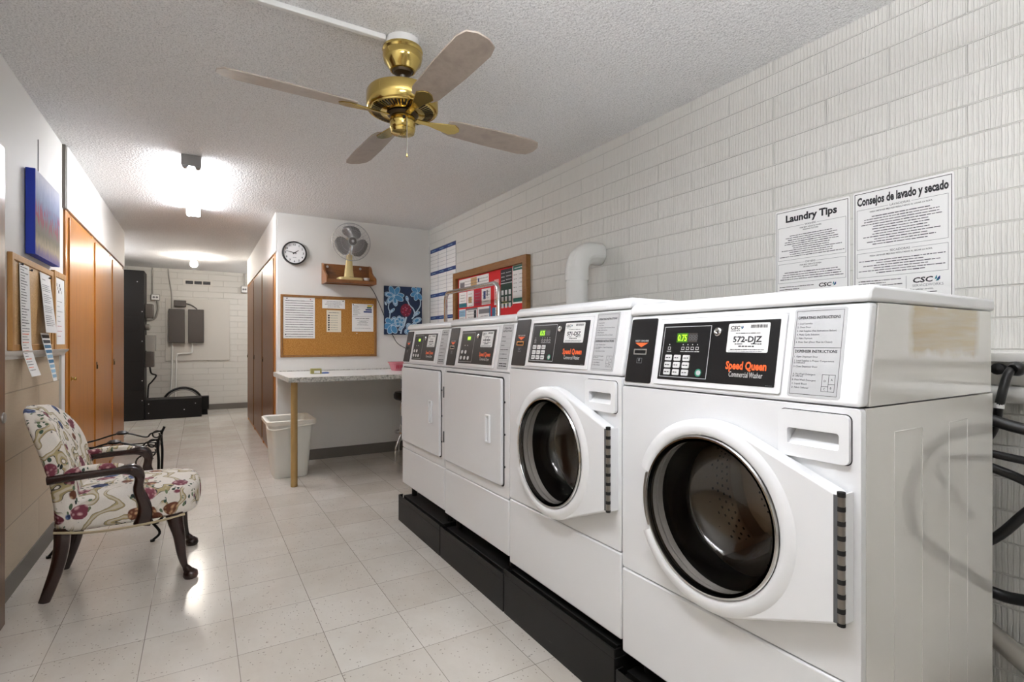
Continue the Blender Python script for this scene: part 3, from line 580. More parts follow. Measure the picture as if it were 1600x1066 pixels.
        hd.add([(x0, z0, .008), (x1, z0, .008), (x1, z1, -.04), (x0, z1, -.04)], [(0,1,2,3)], 'console'); hd.add([(x0, z1, -.04), (x1, z1, -.04), (x1, z1, .004), (x0, z1, .004)], [(0,1,2,3)], 'console')
        for xx in (x0, x1): hd.add([(xx, z0, .008), (xx, z1, .004), (xx, z1, -.04)], [(0,1,2)], 'console')
        hd.build('handle_recess', dro)
        # door: round with a wing to the hinge, notch for the grip on the left
        R = .245; hx = W-.022; hz0, hz1 = .592+zoff, .858+zoff
        dx, dz = hx-ca, hz1-cb
        def tang(dx, dz, sgn):
            L = math.hypot(dx, dz); return math.degrees(math.atan2(dz, dx)) + sgn*math.degrees(math.acos(R/L))
        at = tang(hx-ca, hz1-cb, 1); ab = tang(hx-ca, hz0-cb, -1)
        out = [(hx, hz0), (hx, hz1)] + arc(ca, cb, R, at, 160, 26) + arc(ca, cb, R-.033, 161, 205, 10) + arc(ca, cb, R, 206, 360+ab, 32)
        dm = MB(fr); dm.plate(out, [circ(ca, cb, .203, 56)], .004, .045, 'console'); dm.lathe([(R-.004, .0445), (R-.014, .0505), (.216, .053), (.207, .050), (.203, .045)], 'console', (ca, cb, 0), (0, 0, 1), 64, cap=False, ang=(math.radians(-154), math.radians(159.5)))
        do = dm.build('door', t, bevel=.006, seg=3, ang=45)
        rm = MB(fr); rm.lathe([(.203, .05), (.2, .054), (.196, .054), (.193, .046), (.196, .03)], 'chrome', (ca, cb, 0), (0, 0, 1), 64, cap=False); rm.build('porthole_rim', do)
        gl = MB(fr)
        prof_o = [(.195, .045), (.192, .035), (.176, -.02), (.166, -.075), (.14, -.102), (.09, -.116), (0, -.121)]
        prof_i = [(r_-.006 if r_ > .01 else 0, z_+.006) for r_, z_ in prof_o]
        gl.lathe(prof_i + prof_o[::-1], 'glass', (ca, cb, 0), (0, 0, 1), 56, cap=False); gl.build('porthole_glass', do)
        hg = MB(fr); hg.cyl((hx+.004, hz0-.002, .040), (hx+.004, hz1+.003, .040), .0075, 'hinge', 12)
        for i in range(10): zz = hz0+(hz1-hz0)*i/9.0; hg.cyl((hx+.004, max(zz-.005, hz0-.002), .040), (hx+.004, zz+.005, .040), .0079, 'dark', 12)
        hg.box(hx+.004, hx+.008, hz0, hz1, .0005, .034, 'console'); hg.box(hx-.009, hx+.001, hz0+.002, hz1-.002, .012, .0455, 'rim'); hg.build('hinge', do)
        gp = MB(fr); n = 10
        A = arc(ca, cb, .2225, 163, 203, n); Bq = arc(ca, cb, .2125, 163, 203, n)
        gp.prism(A + Bq[::-1], .0, .04, 'steel'); A = arc(ca, cb, .2285, 162, 204, n); Bq = arc(ca, cb, .2235, 162, 204, n); gp.prism(A + Bq[::-1], 0, .02, 'seam'); gp.build('door_grip', do)
        # drum behind the glass
        gk = MB(fr); gk.lathe([(.212, -.001), (.218, -.03), (.205, -.07), (.21, -.1), (.2, -.13), (.215, -.14)], 'rubber', (ca, cb, 0), (0, 0, 1), 48, cap=False); gk.build('door_gasket', t)
        dm2 = MB(fr); dm2.lathe([(.205, -.14), (.26, -.15), (.265, -.42), (.24, -.45), (0, -.46)], 'drum', (ca, cb, 0), (0, 0, 1), 40, cap=False)
        for ring in range(9):
            zc = -.18-.027*ring
            for i in range(60):
                if (i % 20) < 3: continue
                th = 2*PI*(i+.5*(ring % 2))/60; rr = .2625; e = .0042
                p0 = (ca+rr*math.cos(th), cb+rr*math.sin(th)); tx, tz = -math.sin(th)*e, math.cos(th)*e
                dm2.add([(p0[0]-tx, p0[1]-tz, zc-e), (p0[0]+tx, p0[1]+tz, zc-e), (p0[0]+tx, p0[1]+tz, zc+e), (p0[0]-tx, p0[1]-tz, zc+e)], [(0,1,2,3)], 'hole')
        for rr in (.06, .09, .12, .15, .18, .21):
            nn = int(rr*2*PI/.022)
            for i in range(nn): th = 2*PI*i/nn; dm2.poly(circ(ca+rr*math.cos(th), cb+rr*math.sin(th), .0042, 6), -.452 if rr > .05 else -.45, 'hole')
        for q in range(3):
            th = 2*PI*q/3+.5; c_, s_ = math.cos(th), math.sin(th)
            tri = [(-.03, .262), (.03, .262), (.012, .21), (-.012, .21)]
            pp = [(ca+x*c_-y*s_, cb+x*s_+y*c_) for x, y in tri]; dm2.prism(pp, -.42, -.16, 'drum')
        dm2.build('drum', t)
    else:
        a0, a1, z0, z1 = .022, W-.045, seam+.055, cz-.026
        sm = MB(fr); sm.plate(rrect(a0-.004, a1+.005, z0-.005, z1+.006, .016), [rrect(a0+.002, a1-.002, z0+.002, z1-.002, .012)], 0, .0012, 'seam'); 
        dm = MB(fr); dm.prism(rrect(a0, a1, z0, z1, .014), .001, .016, 'enamel'); do = dm.build('door', t, bevel=.004, seg=3, ang=50); sm.build('door_seal', do)
        hd = MB(fr); x0, x1 = a1-.135, a1-.095; zz0, zz1 = z0+.175, z0+.305
        hd.plate(rrect(x0, x1, zz0, zz1, .006), [rrect(x0+.007, x1-.006, zz0+.008, zz1-.008, .003)], .016, .026, 'console'); hd.add([(x0+.006, zz0+.006, .017), (x1-.005, zz0+.006, .025), (x1-.005, zz1-.006, .025), (x0+.006, zz1-.006, .0165)], [(0,1,2,3)], 'console'); hd.add([(x0+.006, zz1-.006, .0167), (x1-.005, zz1-.006, .025), (x1-.012, zz1-.022, .0225), (x0+.006, zz1-.018, .0167)], [(0,1,2,3)], 'seam'); hd.build('handle', do, bevel=.002)
        for f in (.26, .77):
            zc = z0+(z1-z0)*(1-f) if False else z0+(z1-z0)*f
            MB(fr).box(a0-.008, a0+.004, zc-.03, zc+.03, .002, .02, 'rim').build('hinge', do, bevel=.002)
        for f in (.18, .48, .78):
            zc = z0+(z1-z0)*f; MB(fr).lathe([(.005, 0), (.004, .004), (0, .005)], 'ink', (a1+.010, zc, .0005), (0, 0, 1), 10).build('screw', t)
    return t
BASES = {}
def base_top(y0): return BASES[y0]
def plinth(y0, W, h, label, xo=.03):
    BASES[y0] = h; y1 = y0-W
    t = MB().box(XF-xo, XF+.68, y1+.001, y0-.001, .0, h-.03, 'base'); t.box(XF-xo, XF-xo+.004, y1+.001, y0-.001, h-.03, h, 'base'); t.box(XF-xo+.03, XF+.68, y1+.02, y0-.02, h-.03, h-.004, 'base')
    t.box(XF-xo+.004, XF-xo+.03, y1+.001, y1+.005, h-.03, h, 'base'); t.box(XF-xo+.004, XF-xo+.03, y0-.005, y0-.001, h-.03, h, 'base')
    o = t.build('machine_plinth', bevel=.0015); BASES[y0] = h-.0045; return tag(o, label, 'plinth', 'black steel plinths under the machines')
plinth(3.344, .69, .168, 'black steel plinth under the farthest dryer, its end showing by the floor')
plinth(2.648, .69, .165, 'black steel plinth under the second dryer, left of the taller one')
plinth(1.952, .70, .192, 'scratched tall black plinth under washer 571-DJZ')
plinth(1.247, .70, .135, 'black plinth under washer 572-DJZ, mostly cut off by the lower frame edge')
machine(1.247, .70, .185, 1.290, .452, 1.033, 'nearest white front-load washer with the large round door, sticker 572-DJZ', 'washer', '572-DJZ')
machine(1.952, .70, .215, 1.315, .492, 1.060, 'second white front-load washer with round door, sticker 571-DJZ', 'washer', '571-DJZ', .036)
machine(2.648, .69, .235, 1.297, .478, 1.036, 'white dryer with flat square door next to washer 571-DJZ', 'dryer', None)
machine(3.344, .69, .245, 1.290, .478, 1.036, 'farthest white dryer at the far end of the machine row', 'dryer', None)

# ------------------------------------------------------------ right wall: signs, boards, duct, hoses
WR = lambda y0, z0=0, c=0: frame((XR-c, y0, z0), (0, -1, 0), (0, 0, 1), (-1, 0, 0))
def para(mb, a0, a1, b0, lines, dy, h, seed, cen=True, k='ink'):
    rn = random.Random(seed)
    for i in range(lines):
        f = rn.uniform(.55, 1.0); m_ = (a1-a0)*(1-f)/2 if cen else 0
        mb.words(a0+m_, a1-m_ if cen else a0+(a1-a0)*f, b0-dy*i, h, k, seed=seed*31+i)
def titled(mb, body, a0, a1, b0, b1, yt, size, sub, wsub, seed, n):
    mid = (a0+a1)/2; tw = size*len(body)*.72
    mb.quad(a0, mid-tw/2, b1-.0012, b1, .0006, 'greyink'); mb.quad(mid+tw/2, a1, b1-.0012, b1, .0006, 'greyink'); mb.quad(a0, a1, b0, b0+.0012, .0006, 'greyink'); mb.quad(a0, a0+.0012, b0, b1, .0006, 'greyink'); mb.quad(a1-.0012, a1, b0, b1, .0006, 'greyink')
    mb.text(body, mid, b1-size*.35, size, 'ink', align='CENTER', width=tw*.86)
    for i, s_ in enumerate(sub): mb.text(s_, mid, b1-size*1.35-.009*i, .0072, 'ink', align='CENTER', bold=.015, width=wsub[i])
    top = b1-size*1.5-.009*len(sub)-.006; dy = (top-b0-.006)/n
    para(mb, a0+.006, a1-.006, top, n, dy, min(.0055, dy*.6), seed, True, 'softink')
def tips_sign(y0, W, title, zt, zb, tw, secs, label, tsize):
    t = thing('laundry_tips_sign', (XR-.002, y0-W/2, zb), label, 'sign', 'laundry tips signs on the brick wall')
    MB(WR(y0, 0, .0005)).prism(rrect(0, W, zb, zt, .008), 0, .003, 'paper').build('sign_panel', t, bevel=.0006)
    p = MB(WR(y0, 0, .0037)); p.outline(.006, W-.006, zb+.006, zt-.008, .0022, 'ink')
    p.text(title, W/2, zt-.055, tsize, 'ink', align='CENTER', bold=.04, width=tw, c=.0007)
    for s_ in secs: titled(p, *s_)
    return t, p
t, p = tips_sign(1.398, .312, 'Laundry Tips', 1.752, 1.29, .215,
    [('WASHERS', .014, .298, 1.53, 1.675, 0, .011, ['FOR BEST RESULTS WHEN', 'WASHING CLOTHES'], [.09, .065], 3, 11), ('DRYERS', .014, .298, 1.43, 1.515, 0, .011, ['FOR BEST RESULTS WHEN', 'DRYING CLOTHES'], [.09, .06], 5, 4)],
    'white sign titled Laundry Tips on the brick wall above washer 572-DJZ', .042)
csc(p, .19, 1.402, .022); p.words(.02, .17, 1.413, .005, 'ink', seed=8); para(p, .02, .16, 1.402, 6, .012, .005, 18, False); p.build('lettering', t)
t, p = tips_sign(1.074, .322, 'Consejos de lavado y secado', 1.757, 1.29, .292,
    [('LAVADORAS', .014, .306, 1.53, 1.685, 0, .0115, ['PARA OBTENER MEJORES RESULTADOS AL LAVAR LA ROPA'], [.2], 13, 12), ('SECADORAS', .014, .306, 1.42, 1.515, 0, .0115, ['PARA OBTENER MEJORES RESULTADOS AL SECAR LA ROPA'], [.2], 15, 6)],
    'white Spanish sign titled Consejos de lavado y secado, nearest the right edge', .044)
csc(p, .2, 1.385, .026); p.text('SERVICEWORKS', .2, 1.37, .013, 'greyink', width=.092); p.text('Para solicitar servicio,', .193, 1.358, .0085, 'ink', bold=.01, width=.07); para(p, .193, .3, 1.349, 4, .008, .005, 61, False); para(p, .02, .17, 1.405, 5, .0095, .005, 62, False); p.quad(.18, .1812, 1.3, 1.412, .0006, 'greyink'); p.build('lettering', t)

# white flue duct behind the second dryer
d = MB(); d.lathe([(.068, 0), (.068, .56), (.0735, .56), (.0735, .64)], 'ductw', (2.035, 2.60, 1.0), (0, 0, 1), 28, cap=False)
pts = []; segs = 7
for i in range(segs+1):
    th = PI/2*i/segs; pts.append((2.035+.115*(1-math.cos(th)), 2.60, 1.625+.115*math.sin(th)-.0))
pts = [(2.035, 2.6, 1.61)] + pts + [(XR-.004, 2.60, 1.74)]
d2 = MB(); d2.tube(pts, .0715, 'ductw', 28); do = tag(d.build('exhaust_duct', ang=30), 'white painted exhaust duct bending into the brick wall behind the dryers', 'duct'); d2.build('elbow', do, ang=12)

# printed wall chart and red notice board
t = thing('wall_chart', (XR, 5.13, 1.3), 'tall white grid chart with blue bands, in the corner beside the flower painting', 'chart')
Wc = .675; y0 = 5.466
MB(WR(y0, 0, .0005)).box(0, Wc, 1.3, 2.205, 0, .003, 'paper').build('chart_sheet', t)
p = MB(WR(y0, 0, .0037)); p.outline(0, Wc, 1.3, 2.205, .006, 'greyink')
for band in range(4):
    zt = 2.2-.245*band; p.quad(.004, Wc-.004, zt-.038, zt, .0007, 'navy')
    for c_ in range(3): p.words(.04+.22*c_, .15+.22*c_, zt-.019, .012, 'skyink', c=.001, seed=band*3+c_)
    for r_ in range(1, 5): p.quad(.004, Wc-.004, zt-.038-.041*r_, zt-.036-.041*r_, .0007, 'greyink')
for c_ in (1, 2): p.quad(.222*c_, .222*c_+.005, 1.3, 2.2, .0008, 'navy')
p.build('chart_print', t)
y0 = 4.78; Wb = 1.365; zb, zt = 1.22, 1.862
t = thing('notice_board', (XR, y0-Wb/2, zb), 'red-backed notice board in a brown wooden frame on the brick wall', 'notice board')
f = MB(WR(y0, 0, 0)); f.plate([(0, zb), (Wb, zb), (Wb, zt), (0, zt)], [[(.06, zb+.06), (Wb-.06, zb+.06), (Wb-.06, zt-.06), (.06, zt-.06)]], 0.001, .045, 'frame'); f.build('wooden_frame', t, bevel=.004, ang=50)
MB(WR(y0, 0, 0)).box(.055, Wb-.055, zb+.055, zt-.055, .001, .012, 'red').build('felt_backing', t)
NB = WR(y0, 0, .0125)
def sheet(name, fr, a0, a1, b0, b1, label, cat, paint, paper='paper', group=None, th=.0008):
    m = MB(fr); m.box(a0, a1, b0, b1, 0, th, paper); o_ = m.fr; m.fr = lambda a, b, c=0: o_(a, b, c+th); paint(m, a0, a1, b0, b1); return tag(m.build(name, smooth=False), label, cat, group)
def leaflet(cols, seed):
    def f(m, a0, a1, b0, b1):
        rn = random.Random(seed); hh = b1-b0
        for (p0, p1, q0, q1, k) in cols: m.quad(a0+(a1-a0)*p0, a0+(a1-a0)*p1, b0+hh*q0, b0+hh*q1, .0004, k)
        para(m, a0+.012, a1-.012, b1-.03, max(2, int(hh/.03)), .028, .008, seed, True, 'greyink')
    return f
G = 'leaflets on the red notice board'
sheet('leaflet', NB, .085, .70, 1.675, 1.79, 'wide picture leaflet along the top left of the red notice board', 'leaflet', leaflet([(.04, .2, .2, .7, 'greyink'), (.42, .62, .3, .95, 'corkpale'), (.66, .7, .5, .8, 'navy')], 2), group=G)
sheet('leaflet', NB, .085, .255, 1.515, 1.665, 'small white leaflet with teal foot at the left frame of the red notice board', 'leaflet', leaflet([(0, 1, 0, .28, 'teal')], 3), group=G)
sheet('leaflet', NB, .265, .405, 1.515, 1.665, 'pale portrait leaflet left of the crimson one on the red notice board', 'leaflet', leaflet([(.2, .7, .25, .6, 'corkpale')], 4), group=G)
sheet('leaflet', NB, .41, .555, 1.515, 1.66, 'crimson leaflet in the middle of the red notice board', 'leaflet', leaflet([(0, 1, 0, 1, 'crimson')], 5), group=G)
sheet('leaflet', NB, .565, .735, 1.515, 1.66, 'white leaflet with dark blue figure right of the crimson leaflet', 'leaflet', leaflet([(.2, .45, .35, .85, 'navy'), (.55, .7, .5, .9, 'greyink')], 6), group=G)
sheet('leaflet', NB, .085, .23, 1.29, 1.50, 'pale blue leaflet at lower left of the red notice board', 'leaflet', leaflet([(0, 1, .65, .95, 'skyink'), (.1, .6, .3, .5, 'crimson')], 7), group=G)
sheet('leaflet', NB, .24, .475, 1.29, 1.50, 'white leaflet with dark tower shapes under the crimson leaflet', 'leaflet', leaflet([(.25, .5, 0, .45, 'greyink'), (.72, .92, .4, .9, 'ink'), (.72, .92, 0, .3, 'ink'), (.0, 1, .92, 1, 'greyink')], 8), group=G)
sheet('leaflet', NB, .485, .735, 1.29, 1.50, 'pale leaflet with a blue heading behind the chrome cart rail', 'leaflet', leaflet([(.1, .9, .7, .9, 'greyink'), (.9, 1, 0, 1, 'blueflyer')], 9), group=G)
sheet('leaflet', NB, .80, .88, 1.50, 1.72, 'narrow pink slip at the centre of the red notice board', 'leaflet', leaflet([(0, 1, .2, 1, 'pink')], 10), group=G)
sheet('leaflet', NB, .76, .91, 1.29, 1.48, 'blue and white leaflet with a yellow corner low on the red notice board', 'leaflet', leaflet([(0, .4, 0, 1, 'blueflyer'), (.7, 1, .85, 1, 'yellowink')], 11), group=G)
def dkgreen(m, a0, a1, b0, b1):
    m.quad(a0, a1, b0, b1-.12, .0004, 'green'); m.quad(a0, a1, b1-.115, b1, .0004, 'ink')
    for r_ in range(3): m.words(a0+.01, a0+.07, b1-.03-.032*r_, .012, 'key', c=.0008, seed=r_, hi=2); m.words(a0+.09, a1-.01, b1-.03-.03*r_, .012, 'greyp', c=.0008, seed=r_+9)
    for r_ in range(3):
        for c_ in range(3): m.quad(a0+.014+.06*c_, a0+.05+.06*c_, b1-.215-.055*r_, b1-.175-.055*r_, .0008, 'key')
    m.words(a0+.02, a1-.06, b0+.03, .008, 'yellowink', c=.0008, seed=4); m.words(a0+.02, a1-.08, b0+.045, .007, 'yellowink', c=.0008, seed=6)
sheet('leaflet', NB, .915, 1.105, 1.475, 1.79, 'black and dark green poster with white squares on the red notice board', 'leaflet', dkgreen, group=G)
def seag(m, a0, a1, b0, b1):
    m.quad(a0+.01, a1-.01, b1-.05, b1-.012, .0004, 'sea'); m.quad(a0+.01, a1-.01, b0+.012, b0+.045, .0004, 'sea'); m.text('RECYCLE', (a0+a1)/2, b1-.04, .022, 'key', align='CENTER', width=.11) if False else m.words(a0+.03, a1-.03, b1-.031, .014, 'key', c=.0008, seed=2)
    for r_ in range(5):
        for c_ in range(2): m.words(a0+.02+.09*c_, a0+.075+.09*c_, b1-.085-.034*r_, .012, 'ink', seed=r_*2+c_, lo=.4, hi=.9, gap=.8)
    m.quad(a0+.1, a0+.101, b0+.12, b1-.06, .0005, 'greyink')
sheet('leaflet', NB, 1.11, 1.30, 1.49, 1.81, 'white poster with sea-green header at the right end of the red notice board', 'leaflet', seag, group=G)

# hoses, taps and valve in the gap right of the nearest washer
hs = [((2.13, .575, 1.09), (2.08, .57, 1.085), (2.06, .575, 1.06), (2.04, .585, .98), (2.08, .61, .90), (2.11, .66, .82), (2.12, .72, .72), (2.12, .85, .58)),]
t = thing('water_hose', (2.06, .58, 1.0), 'black supply hose hanging from the wall tap beside the nearest washer', 'hose', 'black hoses behind the nearest washer')
MB().tube(smooth(hs[0]), .0115, 'rubber', 12).build('hose_tube', t)
MB().lathe([(.014, 0), (.02, .008), (.022, .022), (.016, .034), (.016, .05), (.011, .056), (.011, .09)], 'rubber', (2.075, .565, 1.088), (.93, -.25, .05), 14).build('hose_fitting', t)
MB().cyl((2.0415, .5845, .987), (2.0395, .5855, .972), .0125, 'tape', 14).build('tape_band', t)
def hose(pts, r_, label): return tag(MB().tube(smooth(pts), r_, 'rubber', 12).build('water_hose'), label, 'hose', 'black hoses behind the nearest washer')
hose([(1.98, .85, .98), (2.0, .66, .955), (2.02, .55, .925), (2.03, .45, .9), (2.02, .36, .84), (2.0, .30, .70), (2.0, .31, .56), (2.02, .42, .47), (2.03, .54, .425), (2.02, .63, .43), (1.99, .85, .46)], .017, 'thick black drain hose looping out beside the nearest washer, lowest hose in view')
hose([(1.99, .85, .86), (2.03, .62, .80), (2.07, .53, .76), (2.08, .50, .73), (2.06, .54, .66), (2.03, .62, .56), (2.0, .8, .45)], .014, 'thin black hose bent like an elbow in front of the brass valve')
hose([(1.99, .85, .90), (2.03, .62, .84), (2.08, .48, .815), (2.10, .38, .79), (2.12, .33, .74), (2.16, .36, .66), (2.18, .40, .60)], .012, 'black hose sloping right just below the taped supply hose')
v = MB(); v.lathe([(.012, 0), (.02, .008), (.02, .02), (.012, .028), (.012, .05), (.017, .055), (.017, .07)], 'valve', (2.16, .505, .74), (0, 0, 1), 14); v.tube([(2.16, .505, .79), (XR, .505, .79)], .01, 'valve', 10); v.lathe([(.026, 0), (.028, .006), (.022, .012), (0, .012)], 'valve', (2.14, .505, .815), (-1, 0, 0), 14)
tag(v.build('brass_valve'), 'tarnished brass water valve on the brick wall at the right edge', 'valve')
v = MB().tube([(2.17, -1.0, 1.005), (2.17, 3.1, 1.005)], .026, 'ductw', 16); v.tube([(2.17, .2, 1.005), (XR, .2, 1.005)], .02, 'ductw', 10); v.tube([(2.17, 2.8, 1.005), (XR, 2.8, 1.005)], .02, 'ductw', 10)
tag(v.build('water_pipe'), 'white painted horizontal pipe under the wall ledge behind the nearest washer', 'pipe')
v = MB().tube(smooth([(2.0, .9, .46), (2.05, .66, .32), (2.09, .55, .23), (2.12, .42, .12), (2.14, .3, .04)]), .03, 'conduit', 14)
tag(v.build('drain_pipe'), 'pale grey drain pipe running down low beside the nearest washer', 'pipe')
v = MB().lathe([(.012, 0), (.012, .05), (.018, .055), (.018, .075), (.0, .08)], 'rubber', (XR, .62, 1.085), (-1, 0, 0), 12); tag(v.build('wall_tap'), 'small black tap under the white wall ledge, left of the supply hose', 'tap')

# chrome hanging-rail laundry cart behind the dryers
t = thing('laundry_cart', (1.93, 4.0, 0), 'chrome laundry cart with a tall hanging rail behind the farthest dryer', 'laundry cart')
ra = [(1.95, 3.45, .12), (1.95, 3.45, 1.56)] + [(1.95, 3.45+.07*(1-math.cos(a)), 1.56+.07*math.sin(a)) for a in (PI/6, PI/3, PI/2)] + [(1.95, 4.37, 1.63)] + [(1.95, 4.37+.07*math.sin(a), 1.56+.07*math.cos(a)) for a in (PI/6, PI/3, PI/2)] + [(1.95, 4.44, .12)]
MB().tube(ra, .017, 'chrome', 14).build('hanging_rail', t)
b = MB(); lo = .15
for z, gx, gy in ((.15, .2, .45), (.55, .22, .48)):
    b.tube([(1.93-gx, 3.95-gy, z), (1.93+gx, 3.95-gy, z), (1.93+gx, 3.95+gy, z), (1.93-gx, 3.95+gy, z)], .008, 'chrome', 8, True)
for i in range(12):
    y = 3.50+.9*i/11; b.tube([(1.71, y, .55), (1.73, y, .15), (2.13, y, .15), (2.15, y, .55)], .003, 'chrome', 6)
for i in range(6):
    x = 1.74+.38*i/5; b.tube([(x, 3.47, .55), (x, 3.50, .15), (x, 4.40, .15), (x, 4.43, .55)], .003, 'chrome', 6)
b.build('wire_basket', t)
for x in (1.76, 2.10):
    for y in (3.53, 4.37):
        cs = MB().cyl((x-.014, y, .0505), (x+.014, y, .0505), .05, 'rubber', 18); cs.cyl((x, y, .0505), (x, y, .15), .009, 'chrome', 10); cs.build('caster', t)
# ------------------------------------------------------------ back partition
WP = lambda x0=0, c=0: frame((x0, YP-c, 0), (1, 0, 0), (0, 0, 1), (0, -1, 0))
# clock
cx, cz_ = .803, 2.055
t = thing('wall_clock', (cx, YP, cz_-.115), 'round black-rimmed wall clock with white face', 'clock')
MB(WP()).lathe([(.113, .001), (.115, .02), (.112, .036), (.104, .038), (.1, .03)], 'clockblk', (cx, cz_, 0), (0, 0, 1), 48, cap=False).build('rim', t)
MB(WP()).lathe([(.109, .001), (.109, .022), (0, .022)], 'clockface', (cx, cz_, 0), (0, 0, 1), 48).build('dial', t)
n_ = MB(WP(0, .0222))
for i in range(1, 13):
    th = PI/2-i*PI/6; n_.text(str(i), cx+.082*math.cos(th), cz_+.082*math.sin(th)-.009, .026, 'ink', align='CENTER', bold=.02)
n_.words(cx-.015, cx+.02, cz_-.045, .006, 'greyink', seed=3); n_.build('numerals', t)
def hand(name, ang, L, wd, c_):
    th = math.radians(ang); ux, uy = math.cos(th), math.sin(th); px, py = -uy, ux
    MB(WP()).prism([(cx-ux*.018+px*wd, cz_-uy*.018+py*wd), (cx-ux*.018-px*wd, cz_-uy*.018-py*wd), (cx+ux*L-px*wd*.4, cz_+uy*L-py*wd*.4), (cx+ux*L+px*wd*.4, cz_+uy*L+py*wd*.4)], c_, c_+.001, 'ink').build(name, t)
hand('hour_hand', 36, .048, .005, .0245); hand('minute_hand', 168, .078, .0042, .0265)
MB(WP()).lathe([(.006, .022), (.006, .029), (0, .03)], 'ink', (cx, cz_, 0), (0, 0, 1), 12).build('hand_pin', t)
# wooden shelf
t = thing('wall_shelf', (1.305, 5.39, 1.765), 'brown wooden wall shelf with scrolled ends, holding the desk fan', 'shelf')
sx0, sx1, sy0 = 1.06, 1.552, 5.27
MB().box(sx0+.016, sx1-.016, sy0+.012, YP-.016, 1.778, 1.793, 'shelfwood').build('shelf_board', t, bevel=.002)
MB().box(sx0+.016, sx1-.016, YP-.016, YP-.001, 1.77, 1.975, 'shelfwood').build('back_board', t, bevel=.002)
MB().box(sx0+.016, sx1-.016, sy0, sy0+.012, 1.764, 1.799, 'shelfwood').build('front_lip', t, bevel=.002)
for x in (sx0, sx1-.016):
    pr = smooth([(YP-.001, 1.98, 0), (YP-.03, 1.975, 0), (YP-.07, 1.95, 0), (YP-.10, 1.90, 0), (YP-.155, 1.865, 0), (YP-.22, 1.835, 0), (sy0, 1.815, 0)], 4)
    pts = [(sy0, 1.765), (YP-.001, 1.765)] + [(p_.x, p_.y) for p_ in pr]
    s_ = MB(lambda a, b, c=0: Vector((c, a, b))); s_.prism(pts, x, x+.016, 'shelfwood'); s_.build('end_bracket', t, bevel=.0015, ang=50)
for x in (1.115, 1.445):
    MB(WP(0, .0165)).lathe([(.013, 0), (.012, .004), (.005, .005), (0, .006)], 'greyp', (x, 1.945, 0), (0, 0, 1), 14).build('fixing_washer', t)
# table fan
fx, fy, fz = 1.312, 5.345, 2.185
t = thing('table_fan', (1.30, 5.37, 1.7935), 'small desk fan with gold base and grey blades standing on the wooden shelf', 'fan')
b = MB(); b.prism(rrect(1.19, 1.425, 5.29, 5.455, .03), 1.7935, 1.828, 'fangold'); b.build('base', t, bevel=.004)
b = MB(); b.sweep([(1.30, 5.375, 1.822), (1.30, 5.375, 1.84), (1.30, 5.38, 1.92), (1.305, 5.385, 2.0), (1.308, 5.39, 2.06)], [(.17, .10), (.09, .075), (.075, .06), (.06, .05), (.055, .045)], 'fangold', (1, 0, 0), 12, .5); b.box(1.29, 1.36, 5.305, 5.318, 1.8282, 1.833, 'brassdark'); b.build('column', t, bevel=.002)
b = MB(); b.lathe([(0, 0), (.05, .005), (.06, .03), (.055, .075), (.03, .09), (0, .092)], 'fangold', (fx, 5.36, fz), (0, 1, 0), 24); b.cyl((1.308, 5.40, 2.05), (1.31, 5.40, fz-.02), .02, 'fangold'); b.build('motor_housing', t)
cg = MB(); R = .188
for yy, rr in ((5.283, R*.62), (5.287, R*.35), (5.295, R*.86)): pass
for i in range(84):
    th = 2*PI*i/84; ca_, sa_ = math.cos(th), math.sin(th)
    cg.tube([(fx+ca_*.04, 5.268, fz+sa_*.04), (fx+ca_*R*.6, 5.272, fz+sa_*R*.6), (fx+ca_*R*.92, 5.29, fz+sa_*R*.92), (fx+ca_*R, 5.318, fz+sa_*R)], .0012, 'cage', 4)
for yy, rr, tk in ((5.318, R, .004), (5.272, R*.6, .0012), (5.268, .042, .002)):
    cg.tube([(fx+rr*math.cos(2*PI*i/48), yy, fz+rr*math.sin(2*PI*i/48)) for i in range(48)], tk, 'cage', 6, True)
cg.lathe([(0, 0), (.036, .001), (.038, .006), (.03, .008)], 'fanblade', (fx, 5.262, fz), (0, 1, 0), 24); cg.lathe([(0, 0), (.013, .001), (.014, .003)], 'greyp', (fx, 5.2595, fz), (0, 1, 0), 16)
cg.build('front_guard', t)
cg = MB()
for i in range(36):
    th = 2*PI*i/36; ca_, sa_ = math.cos(th), math.sin(th); cg.tube([(fx+ca_*.05, 5.372, fz+sa_*.05), (fx+ca_*R*.85, 5.362, fz+sa_*R*.85), (fx+ca_*R, 5.32, fz+sa_*R)], .0009, 'cage', 4)
cg.build('rear_guard', t)
for q in range(3):
    b = MB(); th0 = math.radians(80+120*q); vs = []; fs = []; nr, na = 6, 10
    for i in range(nr+1):
        f = i/nr; rr = .03+(R*.86-.03)*f; half = math.radians(28+26*math.sin(PI*min(f*.75+.15, 1)))*(1 if f < .86 else .8)
        for j in range(na+1):
            s_ = -1+2*j/na; th = th0+half*s_+.18*f; vs.append((fx+rr*math.cos(th), 5.325-.014*s_*(.4+f*.6), fz+rr*math.sin(th)))
    for i in range(nr):
        for j in range(na): a0_ = i*(na+1)+j; fs.append((a0_, a0_+1, a0_+na+2, a0_+na+1))
    b.add(vs, fs, 'fanblade'); o = b.build('blade', t); so = o.modifiers.new('solid', 'SOLIDIFY'); so.thickness = .002
MB().lathe([(0, 0), (.03, .004), (.034, .04), (.02, .045)], 'fanblade', (fx, 5.30, fz), (0, 1, 0), 20).build('blade_hub', t)
